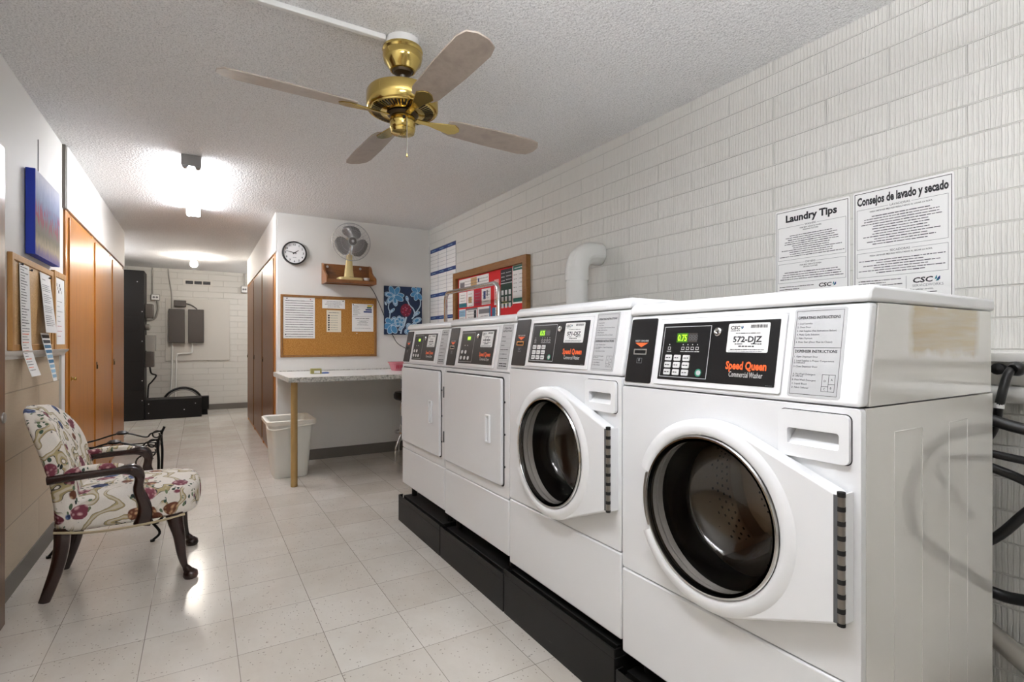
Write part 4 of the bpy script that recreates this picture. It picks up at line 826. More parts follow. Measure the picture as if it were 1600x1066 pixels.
# cup, cord
tag(MB().lathe([(0, .003), (.02, 0), (.022, .004), (.03, .036), (.032, .042), (.029, .042), (.02, .008), (0, .007)], 'cup', (1.475, 5.36, 1.7935), (0, 0, 1), 24).build('small_cup'), 'small white china cup at the right end of the fan shelf', 'cup')
tag(MB().tube(smooth([(1.50, YP-.004, 1.80), (1.555, YP-.004, 1.765), (1.62, YP-.004, 1.66), (1.70, YP-.004, 1.47), (1.74, YP-.002, 1.38), (1.80, YP-.003, 1.25), (1.86, YP-.004, 1.16), (1.99, YP-.004, 1.09)]), .0035, 'ink', 6).build('power_cord'), 'thin dark power cord running down the white wall from the fan shelf', 'cord')
# large cork board
x0, x1, z0, z1 = .678, 1.62, 1.03, 1.645
t = thing('cork_board', ((x0+x1)/2, YP, z0), 'large cork board under the clock and shelf on the white wall', 'notice board')
f = MB(WP()); f.plate([(x0, z0), (x1, z0), (x1, z1), (x0, z1)], [[(x0+.022, z0+.022), (x1-.022, z0+.022), (x1-.022, z1-.022), (x0+.022, z1-.022)]], .001, .016, 'frame'); f.build('wooden_frame', t, bevel=.002, ang=50)
MB(WP()).box(x0+.02, x1-.02, z0+.02, z1-.02, .001, .009, 'cork').build('cork_sheet', t)
CB = WP(0, .0092); G = 'papers pinned on the large cork board'
def musicish(m, a0, a1, b0, b1):
    for i in range(16):
        b_ = b1-.035-.0235*i; m.words(a0+.018, a1-.015, b_, .0085, 'ink', seed=i+1, gap=.15, lo=1.5, hi=6)
sheet('list_sheet', CB, .703, .995, 1.217, 1.622, 'tall white sheet of closely printed lines at the left of the large cork board', 'paper', musicish, group=G)
sheet('notice_slip', CB, 1.066, 1.29, 1.522, 1.612, 'small wide notice slip at the top middle of the large cork board', 'paper', lambda m, a0, a1, b0, b1: para(m, a0+.02, a1-.02, b1-.02, 5, .014, .007, 44, True, 'greyink'), group=G)
def cream(m, a0, a1, b0, b1):
    m.words(a0+.02, a1-.02, b1-.025, .01, 'greyink', seed=5)
    for i in range(7): m.poly(circ(a0+.022, b1-.055-.024*i, .009, 10), .0004, 'ink'); m.words(a0+.04, a0+.11, b1-.055-.024*i, .006, 'greyink', seed=i)
sheet('cream_notice', CB, 1.108, 1.252, 1.282, 1.505, 'narrow cream notice with black dots below the small slip on the cork board', 'paper', cream, 'paper_c', G)
def rightn(m, a0, a1, b0, b1):
    para(m, a0+.012, a0+.09, b1-.02, 7, .013, .006, 51, False, 'greyink')
    for q, (p0, p1) in enumerate(((.155, .205), (.14, .21), (.12, .21))): m.quad(a0+p0, a0+p1-.004, b1-.045-.022*q, b1-.03-.022*q, .0005, ('sea', 'navy', 'navy')[q])
    m.quad(a0+.16, a1-.012, b1-.028, b1-.008, .0004, 'yellowink'); m.words(a0+.01, a0+.065, b1-.115, .009, 'ink', seed=3); m.quad(a0+.004, a1-.004, b1-.133, b1-.131, .0004, 'greyink'); m.words(a0+.035, a1-.04, b1-.152, .011, 'ink', seed=6); para(m, a0+.05, a1-.05, b1-.172, 5, .012, .006, 52, True, 'greyink'); m.words(a0+.03, a1-.03, b0+.035, .005, 'greyink', seed=9)
sheet('flyer', CB, 1.362, 1.585, 1.29, 1.58, 'white flyer with yellow and navy marks at the right of the large cork board', 'paper', rightn, group=G)
def pin(p, n, label, k='pingold', group='pushpins on the large cork board'):
    tag(MB().lathe([(.0028, 0), (.0028, .004), (.006, .007), (.005, .012), (0, .013)], k, p, n, 10).build('pushpin'), label, 'pushpin', group)
for (x, z, k, lb) in ((.735, 1.607, 'ink', 'dark pushpin at top left of the closely printed white sheet'), (.952, 1.603, 'crimson', 'red pushpin at top right of the closely printed white sheet'), (1.27, 1.6, 'ink', 'dark pushpin at right of the small wide notice slip'), (1.372, 1.57, 'ink', 'dark pushpin at top left of the white flyer'), (1.573, 1.57, 'pingold', 'brass pushpin at top right of the white flyer'), (.722, 1.255, 'ink', 'dark pushpin at lower left of the closely printed white sheet')):
    pin((x, YP-.0102, z), (0, -1, 0), lb, k)
pin((1.41, YP-.0094, 1.272), (0, -1, 0), 'white pushpin alone on bare cork below the white flyer', 'white')
# blue flower painting
x0, x1, z0, z1 = 1.698, 2.122, 1.262, 1.785
t = thing('flower_painting', ((x0+x1)/2, YP, z0), 'navy canvas painted with pale blue flowers and one maroon bloom', 'painting')
MB(WP()).box(x0, x1, z0, z1, .009, .032, 'navycanvas').build('canvas', t, bevel=.002)
p = MB(WP(0, .0323)); Wp, Hp = x1-x0, z1-z0; P = lambda u, v: (x0+Wp*u, z0+Hp*v)
def clipq(pts): return [(min(max(a_, x0), x1), min(max(b_, z0), z1)) for a_, b_ in pts]
lay = [0.0002]
def petal(u, v, ang, L, wd, k, k2=None):
    cx_, cy_ = P(u, v); th = math.radians(ang); ux, uy = math.cos(th), math.sin(th); lay[0] += .00003
    def shp(s_, o_=0): return [(cx_+ux*L*(o_+s_*(.5-.5*math.cos(PI*q/8)))-uy*wd*s_*math.sin(PI*q/8), cy_+uy*L*(o_+s_*(.5-.5*math.cos(PI*q/8)))+ux*wd*s_*math.sin(PI*q/8)) for q in range(9)] + [(cx_+ux*L*(o_+s_*(.5-.5*math.cos(PI*q/8)))+uy*wd*s_*math.sin(PI*q/8), cy_+uy*L*(o_+s_*(.5-.5*math.cos(PI*q/8)))-ux*wd*s_*math.sin(PI*q/8)) for q in range(7, 0, -1)]
    p.poly(clipq(shp(1)), lay[0], 'petal2'); lay[0] += .00004; p.poly(clipq(shp(.86, .07)), lay[0], k)
    if k2: p.poly(clipq(shp(.72, .14)), lay[0]+.00006, k2); p.poly(clipq(shp(.5, .2)), lay[0]+.00012, k)
def stroke(pts, wd, k):
    Q = [Vector(P(*q)).to_3d() for q in pts]; Q = smooth(Q, 6); L, R_ = [], []
    for i, q in enumerate(Q):
        d_ = (Q[min(i+1, len(Q)-1)]-Q[max(i-1, 0)]).normalized(); L.append((q.x-d_.y*wd, q.y+d_.x*wd)); R_.append((q.x+d_.y*wd, q.y-d_.x*wd))
    lay[0] += .00003
    for i in range(len(Q)-1): p.poly(clipq([L[i], R_[i], R_[i+1], L[i+1]]), lay[0], k)
for a_ in (5, 60, 115, 170, 225, 280, 335): petal(.25, .80, a_, .115, .03, 'petal', 'petal2' if a_ in (225, 280, 170) else None)
for a_ in (80, 140, 200, 250, 300): petal(.88, .88, a_, .09, .027, 'petal')
stroke([(.60, .72), (.66, .62), (.76, .54), (.80, .42), (.72, .33)], .007, 'petal2'); stroke([(.95, .75), (.95, .62), (.86, .50), (.78, .44)], .006, 'petal2')
petal(.61, .70, 105, .06, .018, 'petal2', 'petal'); petal(.76, .40, 30, .09, .018, 'petal2', 'petal'); petal(.74, .27, 20, .11, .03, 'petal', 'petal2')
stroke([(.12, .66), (.10, .55), (.14, .45), (.13, .32)], .005, 'petal2'); petal(.12, .44, 40, .08, .016, 'petal2', 'petal'); petal(.06, .6, 130, .06, .012, 'petal2')
stroke([(.57, .37), (.53, .25), (.45, .12), (.42, .02)], .009, 'petal2'); petal(.53, .22, 225, .10, .02, 'petal2', 'petal')
for a_ in (20, 70, 130, 190, 250, 300): petal(.19, .19, a_, .10, .034, 'petal', 'petal2' if a_ in (20, 70) else None)
for a_ in (40, 100, 160, 220, 300): petal(.40, .26, a_, .07, .03, 'petal', 'petal2')
for a_ in (60, 130, 200, 340): petal(.72, .10, a_, .09, .036, 'petal', 'petal2')
lay[0] += .0001; p.poly(clipq([(P(.56, .51)[0]+.062*math.cos(2*PI*i/24), P(.56, .51)[1]+.072*math.sin(2*PI*i/24)) for i in range(24)]), lay[0], 'bloom')
for i in range(26):
    th = 2.4*i; rr = .012*math.sqrt(i)*.95; px_, py_ = P(.56, .51)[0]+rr*math.cos(th), P(.56, .51)[1]+rr*1.15*math.sin(th); p.poly(circ(px_, py_, .0085-.00012*i, 9), lay[0]+.0001+.00003*i, ('bloom2', 'crimson', 'bloom')[i % 3])
p.build('painted_flowers', t, smooth=False)
# counter
t = thing('counter', (1.4, 5.0, 0), 'white laminate counter with speckled edge and one tan post leg', 'counter')
cx0, cy0, cx1 = .615, 4.50, XR-.003
MB().box(cx0+.003, cx1, cy0+.003, YP-.002, .85, .8905, 'laminate').build('countertop', t, bevel=.001)
MB().box(cx0, cx1, cy0, cy0+.003, .85, .8895, 'lamedge').box(cx0, cx0+.003, cy0+.003, YP-.002, .85, .8895, 'lamedge').build('edge_band', t)
MB().box(cx0+.05, cx1, YP-.012, YP-.002, .8905, .900, 'lamedge').build('back_strip', t)
MB().lathe([(.027, 0), (.027, .02), (.0255, .022), (.0255, .85)], 'post', (.665, 4.56, 0), (0, 0, 1), 24).build('leg', t)
# wastebasket
t = thing('wastebasket', (.68, 5.05, 0), 'white plastic wastebasket with liner, standing behind the tan post leg', 'wastebasket')
def rloop(cx_, cy_, wx, wy, z, r_=.04, n=4): return [(x, y, z) for x, y in rrect(cx_-wx/2, cx_+wx/2, cy_-wy/2, cy_+wy/2, r_, n)]
def loft(mb, loops, k, cap0=False, cap1=False):
    n = len(loops[0]); vs = [v for l in loops for v in l]; fs = []
    for i in range(len(loops)-1):
        for j in range(n): fs.append((i*n+j, i*n+(j+1) % n, (i+1)*n+(j+1) % n, (i+1)*n+j))
    if cap0: fs.append(list(range(n))[::-1])
    if cap1: fs.append([(len(loops)-1)*n+j for j in range(n)])
    mb.add(vs, fs, k)
bx_, by_ = .69, 5.06
b = MB(); loft(b, [rloop(bx_, by_, .27, .36, .0), rloop(bx_, by_, .275, .37, .01), rloop(bx_, by_, .345, .44, .465), rloop(bx_, by_, .385, .475, .468), rloop(bx_, by_, .395, .485, .495), rloop(bx_, by_, .375, .465, .5), rloop(bx_, by_, .345, .44, .49), rloop(bx_, by_, .265, .36, .02)], 'binw', True, True); b.build('bin', t)
b = MB(); loft(b, [rloop(bx_, by_, .392, .482, .462), rloop(bx_, by_, .402, .492, .470), rloop(bx_, by_, .403, .493, .4985), rloop(bx_, by_, .38, .47, .504), rloop(bx_, by_, .338, .43, .495), rloop(bx_, by_, .27, .37, .06), ], 'liner', False, True); b.tube(smooth([(.49, 4.83, .47), (.50, 4.812, .445), (.56, 4.81, .43), (.68, 4.81, .445), (.87, 4.81, .465)]), .006, 'liner', 6); b.build('bin_liner', t)
# stool
t = thing('bar_stool', (1.86, 5.08, 0), 'chrome stool with black round seat half hidden behind the farthest dryer', 'stool')
MB().lathe([(0, .60), (.165, .60), (.182, .615), (.185, .65), (.17, .675), (0, .685)], 'blackseat', (1.86, 5.08, 0), (0, 0, 1), 32).build('seat', t)
for i in range(4):
    th = math.radians(200+90*i); e = Vector((math.cos(th), math.sin(th), 0)); o_ = Vector((1.86, 5.08, 0))
    MB().tube(smooth([o_+e*.06+Vector((0,0,.597)), o_+e*.125+Vector((0,0,.585)), o_+e*.14+Vector((0,0,.52)), o_+e*.145+Vector((0,0,.30)), o_+e*.15+Vector((0,0,.25)), o_+e*.205+Vector((0,0,.13)), o_+e*.21+Vector((0,0,.0))]), .011, 'chrome', 10).build('leg', t)
MB().tube([(1.86+.165*math.cos(2*PI*i/36), 5.08+.165*math.sin(2*PI*i/36), .275) for i in range(36)], .010, 'chrome', 8, True).build('foot_ring', t)
# things on the counter
t = thing('plastic_basket', (1.81, 5.16, .8905), 'pink plastic basket on the counter beside the dryers', 'basket')
b = MB(); loft(b, [rloop(1.81, 5.16, .24, .17, .8907, .03), rloop(1.81, 5.16, .29, .21, .968, .035), rloop(1.81, 5.16, .305, .225, .970, .035), rloop(1.81, 5.16, .305, .225, .978, .035), rloop(1.81, 5.16, .28, .20, .978, .035), rloop(1.81, 5.16, .232, .162, .895, .03)], 'basket', True, True); b.build('tub', t)
b = MB()
for i in range(14): b.quad(1.69+.017*i, 1.70+.017*i, .915, .95, 0, 'crimson')
b.v = [Vector((v.x, 5.16-.0862-(v.y-.8907)*.2585-.0008, v.y)) for v in b.v]; b.build('slots', t)
t = thing('small_carton', (.91, 4.98, .8905), 'small olive carton with a white label on the counter', 'carton')
MB().box(.865, .955, 4.95, 5.01, .8907, .938, 'carton').build('box', t, bevel=.003); MB().box(.89, .94, 4.9492, 4.9499, .897, .920, 'paper').build('paper_label', t)
b = MB(); b.lathe([(0, 0), (.03, 0), (.034, .006), (.02, .012), (0, .013)], 'blue', (0, 0, 0), (0, 0, 1), 20); b.v = [Vector((.995+v.x*1.1, 5.0+v.y*.8, .8907+v.z)) for v in b.v]
tag(b.build('plastic_dish'), 'flat blue plastic dish beside the small carton on the counter', 'dish')
# ------------------------------------------------------------ left wall
WL = lambda c=0: frame((XL+c, 0, 0), (0, 1, 0), (0, 0, 1), (1, 0, 0))
def leftboard(y0, y1, z0, z1, label, fw, corkm):
    t = thing('cork_board', (XL, (y0+y1)/2, z0), label, 'notice board', 'cork boards on the chair rail')
    f = MB(WL()); f.plate([(y0, z0), (y1, z0), (y1, z1), (y0, z1)], [[(y0+fw, z0+fw), (y1-fw, z0+fw), (y1-fw, z1-fw), (y0+fw, z1-fw)]], .001, .02, 'frame2' if 'frame2' in M else 'frame'); f.build('wooden_frame', t, bevel=.002, ang=50)
    MB(WL()).box(y0+fw-.002, y1-fw+.002, z0+fw-.002, z1-fw+.002, .001, .013, corkm).build('cork_sheet', t)
M['frame2'] = m_wood('pine_frame', '#b98a4c', '#a2733a', .5, .1, (20, 20, 3))
leftboard(3.215, 4.0, 1.131, 1.585, 'larger cork board below the tulip painting on the left wall', .03, 'corkpale')
leftboard(4.03, 4.33, 1.131, 1.60, 'narrow framed cork board next to the wooden lockers on the left', .035, 'corkpale')
def hung(name, y0, y1, z0, z1, prof, taper, paint, label, base=.0135, paper='paper', group='papers hanging on the left wall boards'):
    """a sheet whose distance from the wall follows prof(0 top .. 1 bottom); taper narrows the foot"""
    def fr(a, b, c=0):
        f = (z1-b)/(z1-z0); m_ = (y0+y1)/2; s_ = 1-taper*max(0, f)
        return Vector((XL+base+prof(f)+c, m_+(a-m_)*s_, b))
    m = MB(fr); n = 14
    vs = []; fs = []
    for c_ in (0, .0007):
        for i in range(n+1):
            for j in range(3): vs.append((y0+(y1-y0)*j/2, z1-(z1-z0)*i/n, c_))
    q = 3*(n+1)
    for i in range(n):
        for j in range(2): a_ = i*3+j; fs += [(a_, a_+3, a_+4, a_+1), (q+a_, q+a_+1, q+a_+4, q+a_+3)]
    m.add(vs, fs, paper); m.fr = lambda a, b, c=0: fr(a, b, c+.001); paint(m)
    return tag(m.build(name), label, 'paper', group)
def longprint(m):
    for i in range(40):
        z = 1.535-.0135*i
        if z < 1.03: break
        k = 'ink' if z > 1.25 else ('orangeink' if i % 3 == 0 and z < 1.22 else 'greyink'); m.words(3.345, 3.345+random.Random(i).uniform(.05, .13), z, .0065, k, seed=i)
hung('notice_sheet', 3.33, 3.50, 1.005, 1.55, lambda f: .003+.05*max(0, f-.72)**1.4*4+.012*f, 0.0, longprint, 'long white printed sheet hanging over the chair rail, nearest the brown door')
def prt(m):
    m.words(3.735, 3.8, 1.515, .007, 'ink', seed=1)
    for i in range(22):
        if i in (4, 10, 15): continue
        m.words(3.72, 3.72+random.Random(i+50).uniform(.12, .17), 1.485-.0105*i, .006, 'greyink', seed=i)
hung('notice_sheet', 3.70, 3.915, 1.225, 1.55, lambda f: .003+.03*f, -.15, prt, 'white letter-size sheet with grey text in the middle of the larger cork board')
def fly(m):
    for i, k in enumerate(('ink', 'ink', 'blueflyer', 'blueflyer', 'skyink', 'blueflyer', 'skyink', 'skyink', 'skyink')): m.quad(3.68, 3.845, 1.212-.027*i-.018, 1.212-.027*i, .0004, k)
hung('blue_flyer', 3.67, 3.855, .96, 1.222, lambda f: .012+.045*f, .55, fly, 'blue and white flyer curling down over the chair rail')
def leaf(m):
    for i in range(9): x_ = 4.085+.02*(i % 5)+.05*(i//5); m.quad(x_+.0, x_+.012, 1.52-.02*(i % 3)-.01, 1.52-.02*(i % 3)+.008, .0004, 'ink')
    for i in range(8): m.words(4.09, 4.09+random.Random(i).uniform(.06, .14), 1.42-.03*i, .005, 'greyink' if i < 5 else 'crimson', seed=i)
hung('notice_sheet', 4.07, 4.29, 1.16, 1.56, lambda f: .003+.004*f, 0, leaf, 'white sheet with small dark leaf marks in the narrow framed board')
for (y, z, lb) in ((3.345, 1.545, 'dark pushpin at the top of the long white hanging sheet'), (3.505, 1.535, 'dark pushpin on bare cork right of the long hanging sheet'), (3.885, 1.535, 'dark pushpin at the top corner of the letter-size sheet')):
    pin((XL+.0175, y, z), (1, 0, 0), lb, 'ink', 'pushpins on the left wall board')
# tulip painting
t = thing('tulip_painting', (XL, 3.76, 1.615), 'painting of pink tulips with bright blue canvas edge on the left wall', 'painting')
c = MB(); c.box(XL+.004, XL+.042, 3.49, 4.03, 1.617, 2.05, 'bluecanvas'); c.build('stretched_canvas', t, bevel=.002); MB(WL(.0422)).quad(3.492, 4.028, 1.619, 2.048, .0003, 'tulips').build('painted_face', t)
tag(MB().tube([(XL+.003, 3.74, 2.27), (XL+.003, 3.74, 2.065)], .002, 'greyink', 6).build('hanging_wire'), 'thin wire running up the white wall above the tulip painting', 'wire')
tag(MB(WL()).cyl((3.58, 2.072, .001), (3.82, 2.072, .001), .002, 'greyink', 6).build('picture_hook_bar') if False else MB().tube([(XL+.012, 3.62, 2.065), (XL+.012, 3.80, 2.065)], .003, 'greyink', 6).build('hook_rail'), 'short dark hook rail just above the tulip painting', 'hook')

# ------------------------------------------------------------ armchair
ch = thing('armchair', (-.3, 3.3, 0), 'low floral tapestry armchair with dark carved wooden arms and legs', 'armchair')
def superbox(mb, cx_, cy_, cz, sx, sy, sz, k, e=.35, nu=28, nv=16, fn=None):
    vs = []; fs = []
    sg = lambda v, p_: math.copysign(abs(v)**p_, v)
    for i in range(nv+1):
        ph = -PI/2+PI*i/nv
        for j in range(nu):
            th = 2*PI*j/nu; x = sg(math.cos(ph), e)*sg(math.cos(th), e); y = sg(math.cos(ph), e)*sg(math.sin(th), e); z = sg(math.sin(ph), e)
            q = Vector((cx_+sx*x, cy_+sy*y, cz+sz*z)); vs.append(tuple(fn(q, x, y, z) if fn else q))
    for i in range(nv):
        for j in range(nu): fs.append((i*nu+j, i*nu+(j+1) % nu, (i+1)*nu+(j+1) % nu, (i+1)*nu+j))
    mb.add(vs, fs, k)
def seatfn(q, x, y, z):
    if z > 0: q.z += .030*(1-x*x)*(1-y*y)*z
    q.z += .018*(x+1)/2 if z < 0 else .0
    q.x += .035*max(0, x)*(1-y*y)
    s_ = 1 - .10*(1-x)/2; q.y = 3.3+(q.y-3.3)*s_; return q
s = MB(); superbox(s, -.30, 3.3, .375, .275, .265, .082, 'floral', .3, 40, 20, seatfn); s.build('seat', ch, ang=80)
s = MB()
def backfn(q, x, y, z):
    # q.x thickness, y across, z height; arched top, curved wings, raked
    f = (z+1)/2; half = .258
    top = 1-.16*abs(y)**2.5
    q.z = .312 + (.872*top-.312)*f
    g = (q.z-.312)/.56
    q.x = -.512 - .03*g - .10*g**2.4 + .044*x - (.024*(1-y*y)-.012*y*y if x > 0 else .03*(1-y*y)) + .02*math.exp(-((g-.35)/.25)**2)*(1-y*y)
    q.y = 3.3 + half*y*(.90+.12*min(1, g*1.6)); return q
vs = []; fs = []; nu, nv = 26, 20
superbox(s, 0, 0, 0, 1, 1, 1, 'floral', .3, 48, 28, backfn); s.build('backrest', ch, ang=80)
for y, sg_ in ((3.058, -1), (3.542, 1)):
    a = MB(); pth = smooth([(-.578, y+sg_*.010, .555), (-.50, y+sg_*.014, .562), (-.40, y+sg_*.013, .568), (-.31, y+sg_*.01, .572), (-.265, y+sg_*.01, .565), (-.243, y+sg_*.01, .53), (-.248, y+sg_*.008, .47), (-.225, y+sg_*.006, .40), (-.222, y+sg_*.004, .35), (-.235, y+sg_*.003, .298)], 5)
    n = len(pth); wh = []
    for i in range(n):
        f = i/(n-1); wh.append((.036+.014*math.exp(-((f-.42)/.12)**2), .038+.016*math.exp(-((f-.45)/.1)**2)+.034*max(0, (f-.62)/.38)**.8))
    a.sweep(pth, wh, 'mahog', (0, 1, 0), 14, .65); a.build('arm', ch, ang=60)
    pd = MB(); pp = smooth([(-.56, y-sg_*.012, .578), (-.50, y, .585), (-.42, y+sg_*.006, .593), (-.34, y+sg_*.008, .592), (-.305, y+sg_*.008, .588)], 4); m_ = len(pp)
    pd.sweep(pp, [(.046*math.sin(PI*(.12+.76*i/(m_-1)))**.5, .030*math.sin(PI*(.1+.8*i/(m_-1)))**.5) for i in range(m_)], 'floral', (0, 1, 0), 12, .9); pd.build('arm_pad', ch, ang=80)
    fl = MB(); yy = 3.052 if sg_ < 0 else 3.548
    pl = smooth([(-.105, yy-sg_*.02, .325), (-.098, yy-sg_*.012, .28), (-.085, yy-sg_*.004, .22), (-.075, yy, .13), (-.062, yy, .07), (-.045, yy, .035), (-.035, yy, .0)], 5); m_ = len(pl)
    whl = []
    for i in range(m_):
        f = i/(m_-1); w_ = .078-.052*min(1, f/.68) if f < .7 else .026+.028*((f-.7)/.3)**.7; whl.append((w_*.85, w_))
    fl.sweep(pl, whl, 'mahog', (0, 1, 0), 14, .75); fl.lathe([(0, 0), (.028, .0), (.034, .012), (.03, .032), (.012, .046), (0, .048)], 'mahog', (-.036, yy, 0), (0, 0, 1), 18); fl.build('leg', ch, ang=60)
    rl = MB(); yr = 3.095 if sg_ < 0 else 3.505
    pl = smooth([(-.535, yr, .325), (-.537, yr, .24), (-.552, yr, .15), (-.578, yr, .06), (-.598, yr, 0)], 4); m_ = len(pl); rl.sweep(pl, [(.05-.012*i/(m_-1), .062-.02*i/(m_-1)) for i in range(m_)], 'mahog', (0, 1, 0), 12, .55); rl.build('leg', ch, ang=60)
b = MB(); b.tube(smooth([(-.56, 3.06, .315), (-.4, 3.035, .30), (-.2, 3.035, .305), (-.06, 3.045, .322)]), .006, 'gimp', 6); b.build('braid_trim', ch)
# wrought iron stand behind the chair
t = thing('iron_stand', (-.46, 3.86, 0), 'black wrought-iron scroll stand behind the floral armchair', 'stand')
def scroll(cx_, cy_, cz, r_, ax, a0, a1, n=16, shrink=.0):
    pts = []
    for i in range(n+1): a_ = math.radians(a0+(a1-a0)*i/n); rr = r_*(1-shrink*i/n); pts.append(Vector((cx_, cy_, cz))+Vector(ax)*rr*math.cos(a_)+Vector((0,0,1))*rr*math.sin(a_))
    return pts
x0, x1, ya, yb = -.655, -.215, 3.72, 4.08
for y in (ya, yb):
    for x, sg_ in ((x0, -1), (x1, 1)):
        lg = MB(); lg.tube(smooth([(x+(-.02 if sg_ > 0 else -.045), y, .006), (x+.015*sg_, y, .05), (x-.03*sg_, y, .14), (x+.0*sg_, y, .24), (x+.01*sg_, y, .45), (x+.005*sg_, y, .57), (x+.022*sg_, y, .625)]), .0075, 'iron', 8); lg.cyl((x+(-.02 if sg_ > 0 else -.045), y, 0), (x+(-.02 if sg_ > 0 else -.045), y, .012), .012, 'iron', 10); lg.build('leg', t)
    rl = MB(); rl.tube(smooth([(x0, y, .545), (x0+.10, y, .565), (x0+.24, y, .60), (x0+.36, y, .565), (x1-.05, y, .585), (x1+.012, y, .60)]), .005, 'iron', 8); rl.tube([(x0, y, .525), (x1, y, .525)], .004, 'iron', 6); rl.build('top_rail', t)
    MB().lathe([(0, 0), (.03, .002), (.034, .012), (.02, .022), (0, .024)], 'iron', (x0+.24, y, .592), (0, 0, 1), 14).build('rosette', t)
    for sc_ in (scroll(x1-.06, y, .47, .045, (1, 0, 0), 20, 380, 20, .25), scroll(x1-.02, y, .575, .028, (1, 0, 0), 0, 400, 20, .5), scroll(x1-.045, y, .165, .04, (1, 0, 0), 100, 400, 20, .3), scroll(x0+.06, y, .47, .045, (-1, 0, 0), 20, 380, 20, .25)): MB().tube(sc_, .0045, 'iron', 6).build('scroll', t)
for p0, p1, r_ in (((x0+.02, ya, .145), (x1-.02, yb, .145), .004), ((x0+.02, yb, .135), (x1-.02, ya, .135), .004), ((x0, ya, .525), (x0, yb, .525), .005), ((x1, ya, .525), (x1, yb, .525), .005)): MB().tube([p0, p1], r_, 'iron', 6).build('cross_brace', t)
# ------------------------------------------------------------ far end of the hallway
WFa = lambda c=0: frame((0, YF-c, 0), (1, 0, 0), (0, 0, 1), (0, -1, 0))
t = thing('duct_cabinet', (-.9, 9.85, 0), 'tall black metal cabinet with a low black box beside it at the hallway end', 'cabinet')
b = MB().box(-1.35, -.715, 9.66, 10.12, .0, 2.27, 'metalblk').box(-1.3, -.74, 9.654, 9.66, 1.60, 1.606, 'dark').box(-1.3, -.74, 9.654, 9.66, .9, .906, 'dark').box(-1.3, -.74, 9.654, 9.66, .45, .456, 'dark'); MB().box(-1.05, -.78, 9.652, 9.66, 1.36, 1.56, 'metalblk').build('access_door', t, bevel=.002); b.build('tower', t, bevel=.004)
b = MB().box(-.713, .035, 9.68, 10.1, 0, .30, 'metalblk').box(.036, .14, 9.9, 10.08, .09, .30, 'metalblk').box(.036, .12, 9.93, 10.06, 0, .088, 'metalblk'); b.build('low_box', t, bevel=.004)
for (x, y, z) in ((-.74, 9.66, 1.2), (-.74, 9.66, 1.65), (-.74, 9.66, .6), (-.74, 9.66, .3), (-.8, 9.66, 2.1), (-1.0, 9.66, .15), (-.66, 9.68, .1), (-.2, 9.68, .13), (-.05, 9.68, .22), (-.66, 9.68, .24)):
    MB().lathe([(.008, 0), (.006, .004), (0, .005)], 'greyp', (x, y, z), (0, -1, 0), 8).build('bolt', t)
def arch(r_): return [(-.23-r_, 10.2, .02)] + [(-.23-r_*math.cos(PI*i/20), 10.2, .155+r_*math.sin(PI*i/20)) for i in range(21)] + [(-.23+r_, 10.2, .02)]
tag(MB().tube(arch(.28), .018, 'rubber', 8).tube(arch(.25), .011, 'greybox2', 8).build('coiled_cable'), 'dark arched cable loop rising behind the low black box', 'cable')
tag(MB(WFa()).box(-.49, .47, .87, 1.935, .001, .022, 'boardw').build('electrical_backboard', bevel=.003), 'pale painted plywood backboard on the white brick end wall', 'backboard')
def ebox(name, x0, x1, z0, z1, dep, k, label, cat, c0=.0225):
    t = thing(name, ((x0+x1)/2, YF-c0, z0), label, cat); MB(WFa(c0)).box(x0, x1, z0, z1, 0, dep, k).build('enclosure', t, bevel=.006); 
    MB(WFa(c0+dep)).plate(rrect(x0+.008, x1-.008, z0+.008, z1-.008, .004), [rrect(x0+.014, x1-.014, z0+.014, z1-.014, .004)], .0, .003, k).build('cover', t); return t
ebox('breaker_box', -.44, -.21, 1.178, 1.752, .1, 'greybox', 'left one of two tall taupe electrical boxes on the backboard', 'electrical box')
ebox('breaker_box', -.16, .07, 1.178, 1.75, .1, 'greybox', 'right one of two tall taupe electrical boxes on the backboard', 'electrical box')
ebox('junction_box', -.365, -.19, 1.795, 1.9, .08, 'greybox', 'small taupe junction box above the two tall electrical boxes', 'electrical box')
def cond(pts, r_, label, k='ductw'): tag(MB().tube(smooth(pts, 5), r_, k, 10).build('conduit'), label, 'conduit', 'conduits on the end wall')
yc = YF-.05
cond([(-.39, yc, 1.177), (-.39, yc, 1.0), (-.40, yc, .6), (-.42, yc, .2), (-.43, yc+.02, .05)], .012, 'pale conduit running straight down from the left tall electrical box')
cond([(-.10, yc, 1.177), (-.10, yc, 1.05), (-.13, yc, 1.0), (-.28, yc, .99), (-.33, yc, .95), (-.335, yc, .7), (-.35, yc, .2), (-.36, yc+.02, .05)], .012, 'pale conduit bending left below the right tall electrical box')
cond([(-.45, yc+.03, 2.43), (-.44, yc+.03, 2.3), (-.40, yc+.012, 2.0), (-.40, yc, 1.76)], .009, 'thin dark cable from the ceiling down to the left tall electrical box', 'conduit')
cond([(-.19, yc, 1.85), (-.12, yc, 1.83), (-.05, yc, 1.78), (-.03, yc, 1.755)], .009, 'short cable from the junction box to the right tall electrical box', 'greybox')
cond([(-.665, yc+.02, 2.43), (-.665, yc+.02, 2.2), (-.665, yc+.02, 1.995)], .01, 'grey conduit from the ceiling to the left outlet box', 'conduit')
cond([(-.60, yc+.02, 1.885), (-.59, yc+.02, 1.75), (-.63, yc+.02, 1.6), (-.70, yc+.02, 1.56), (-.78, yc+.02, 1.58)], .016, 'flexible conduit curving from the left outlet box to the black cabinet', 'conduit')
cond([(.70, yc+.02, 2.43), (.70, yc+.02, 2.21)], .01, 'grey conduit from the ceiling to the right outlet box', 'conduit')
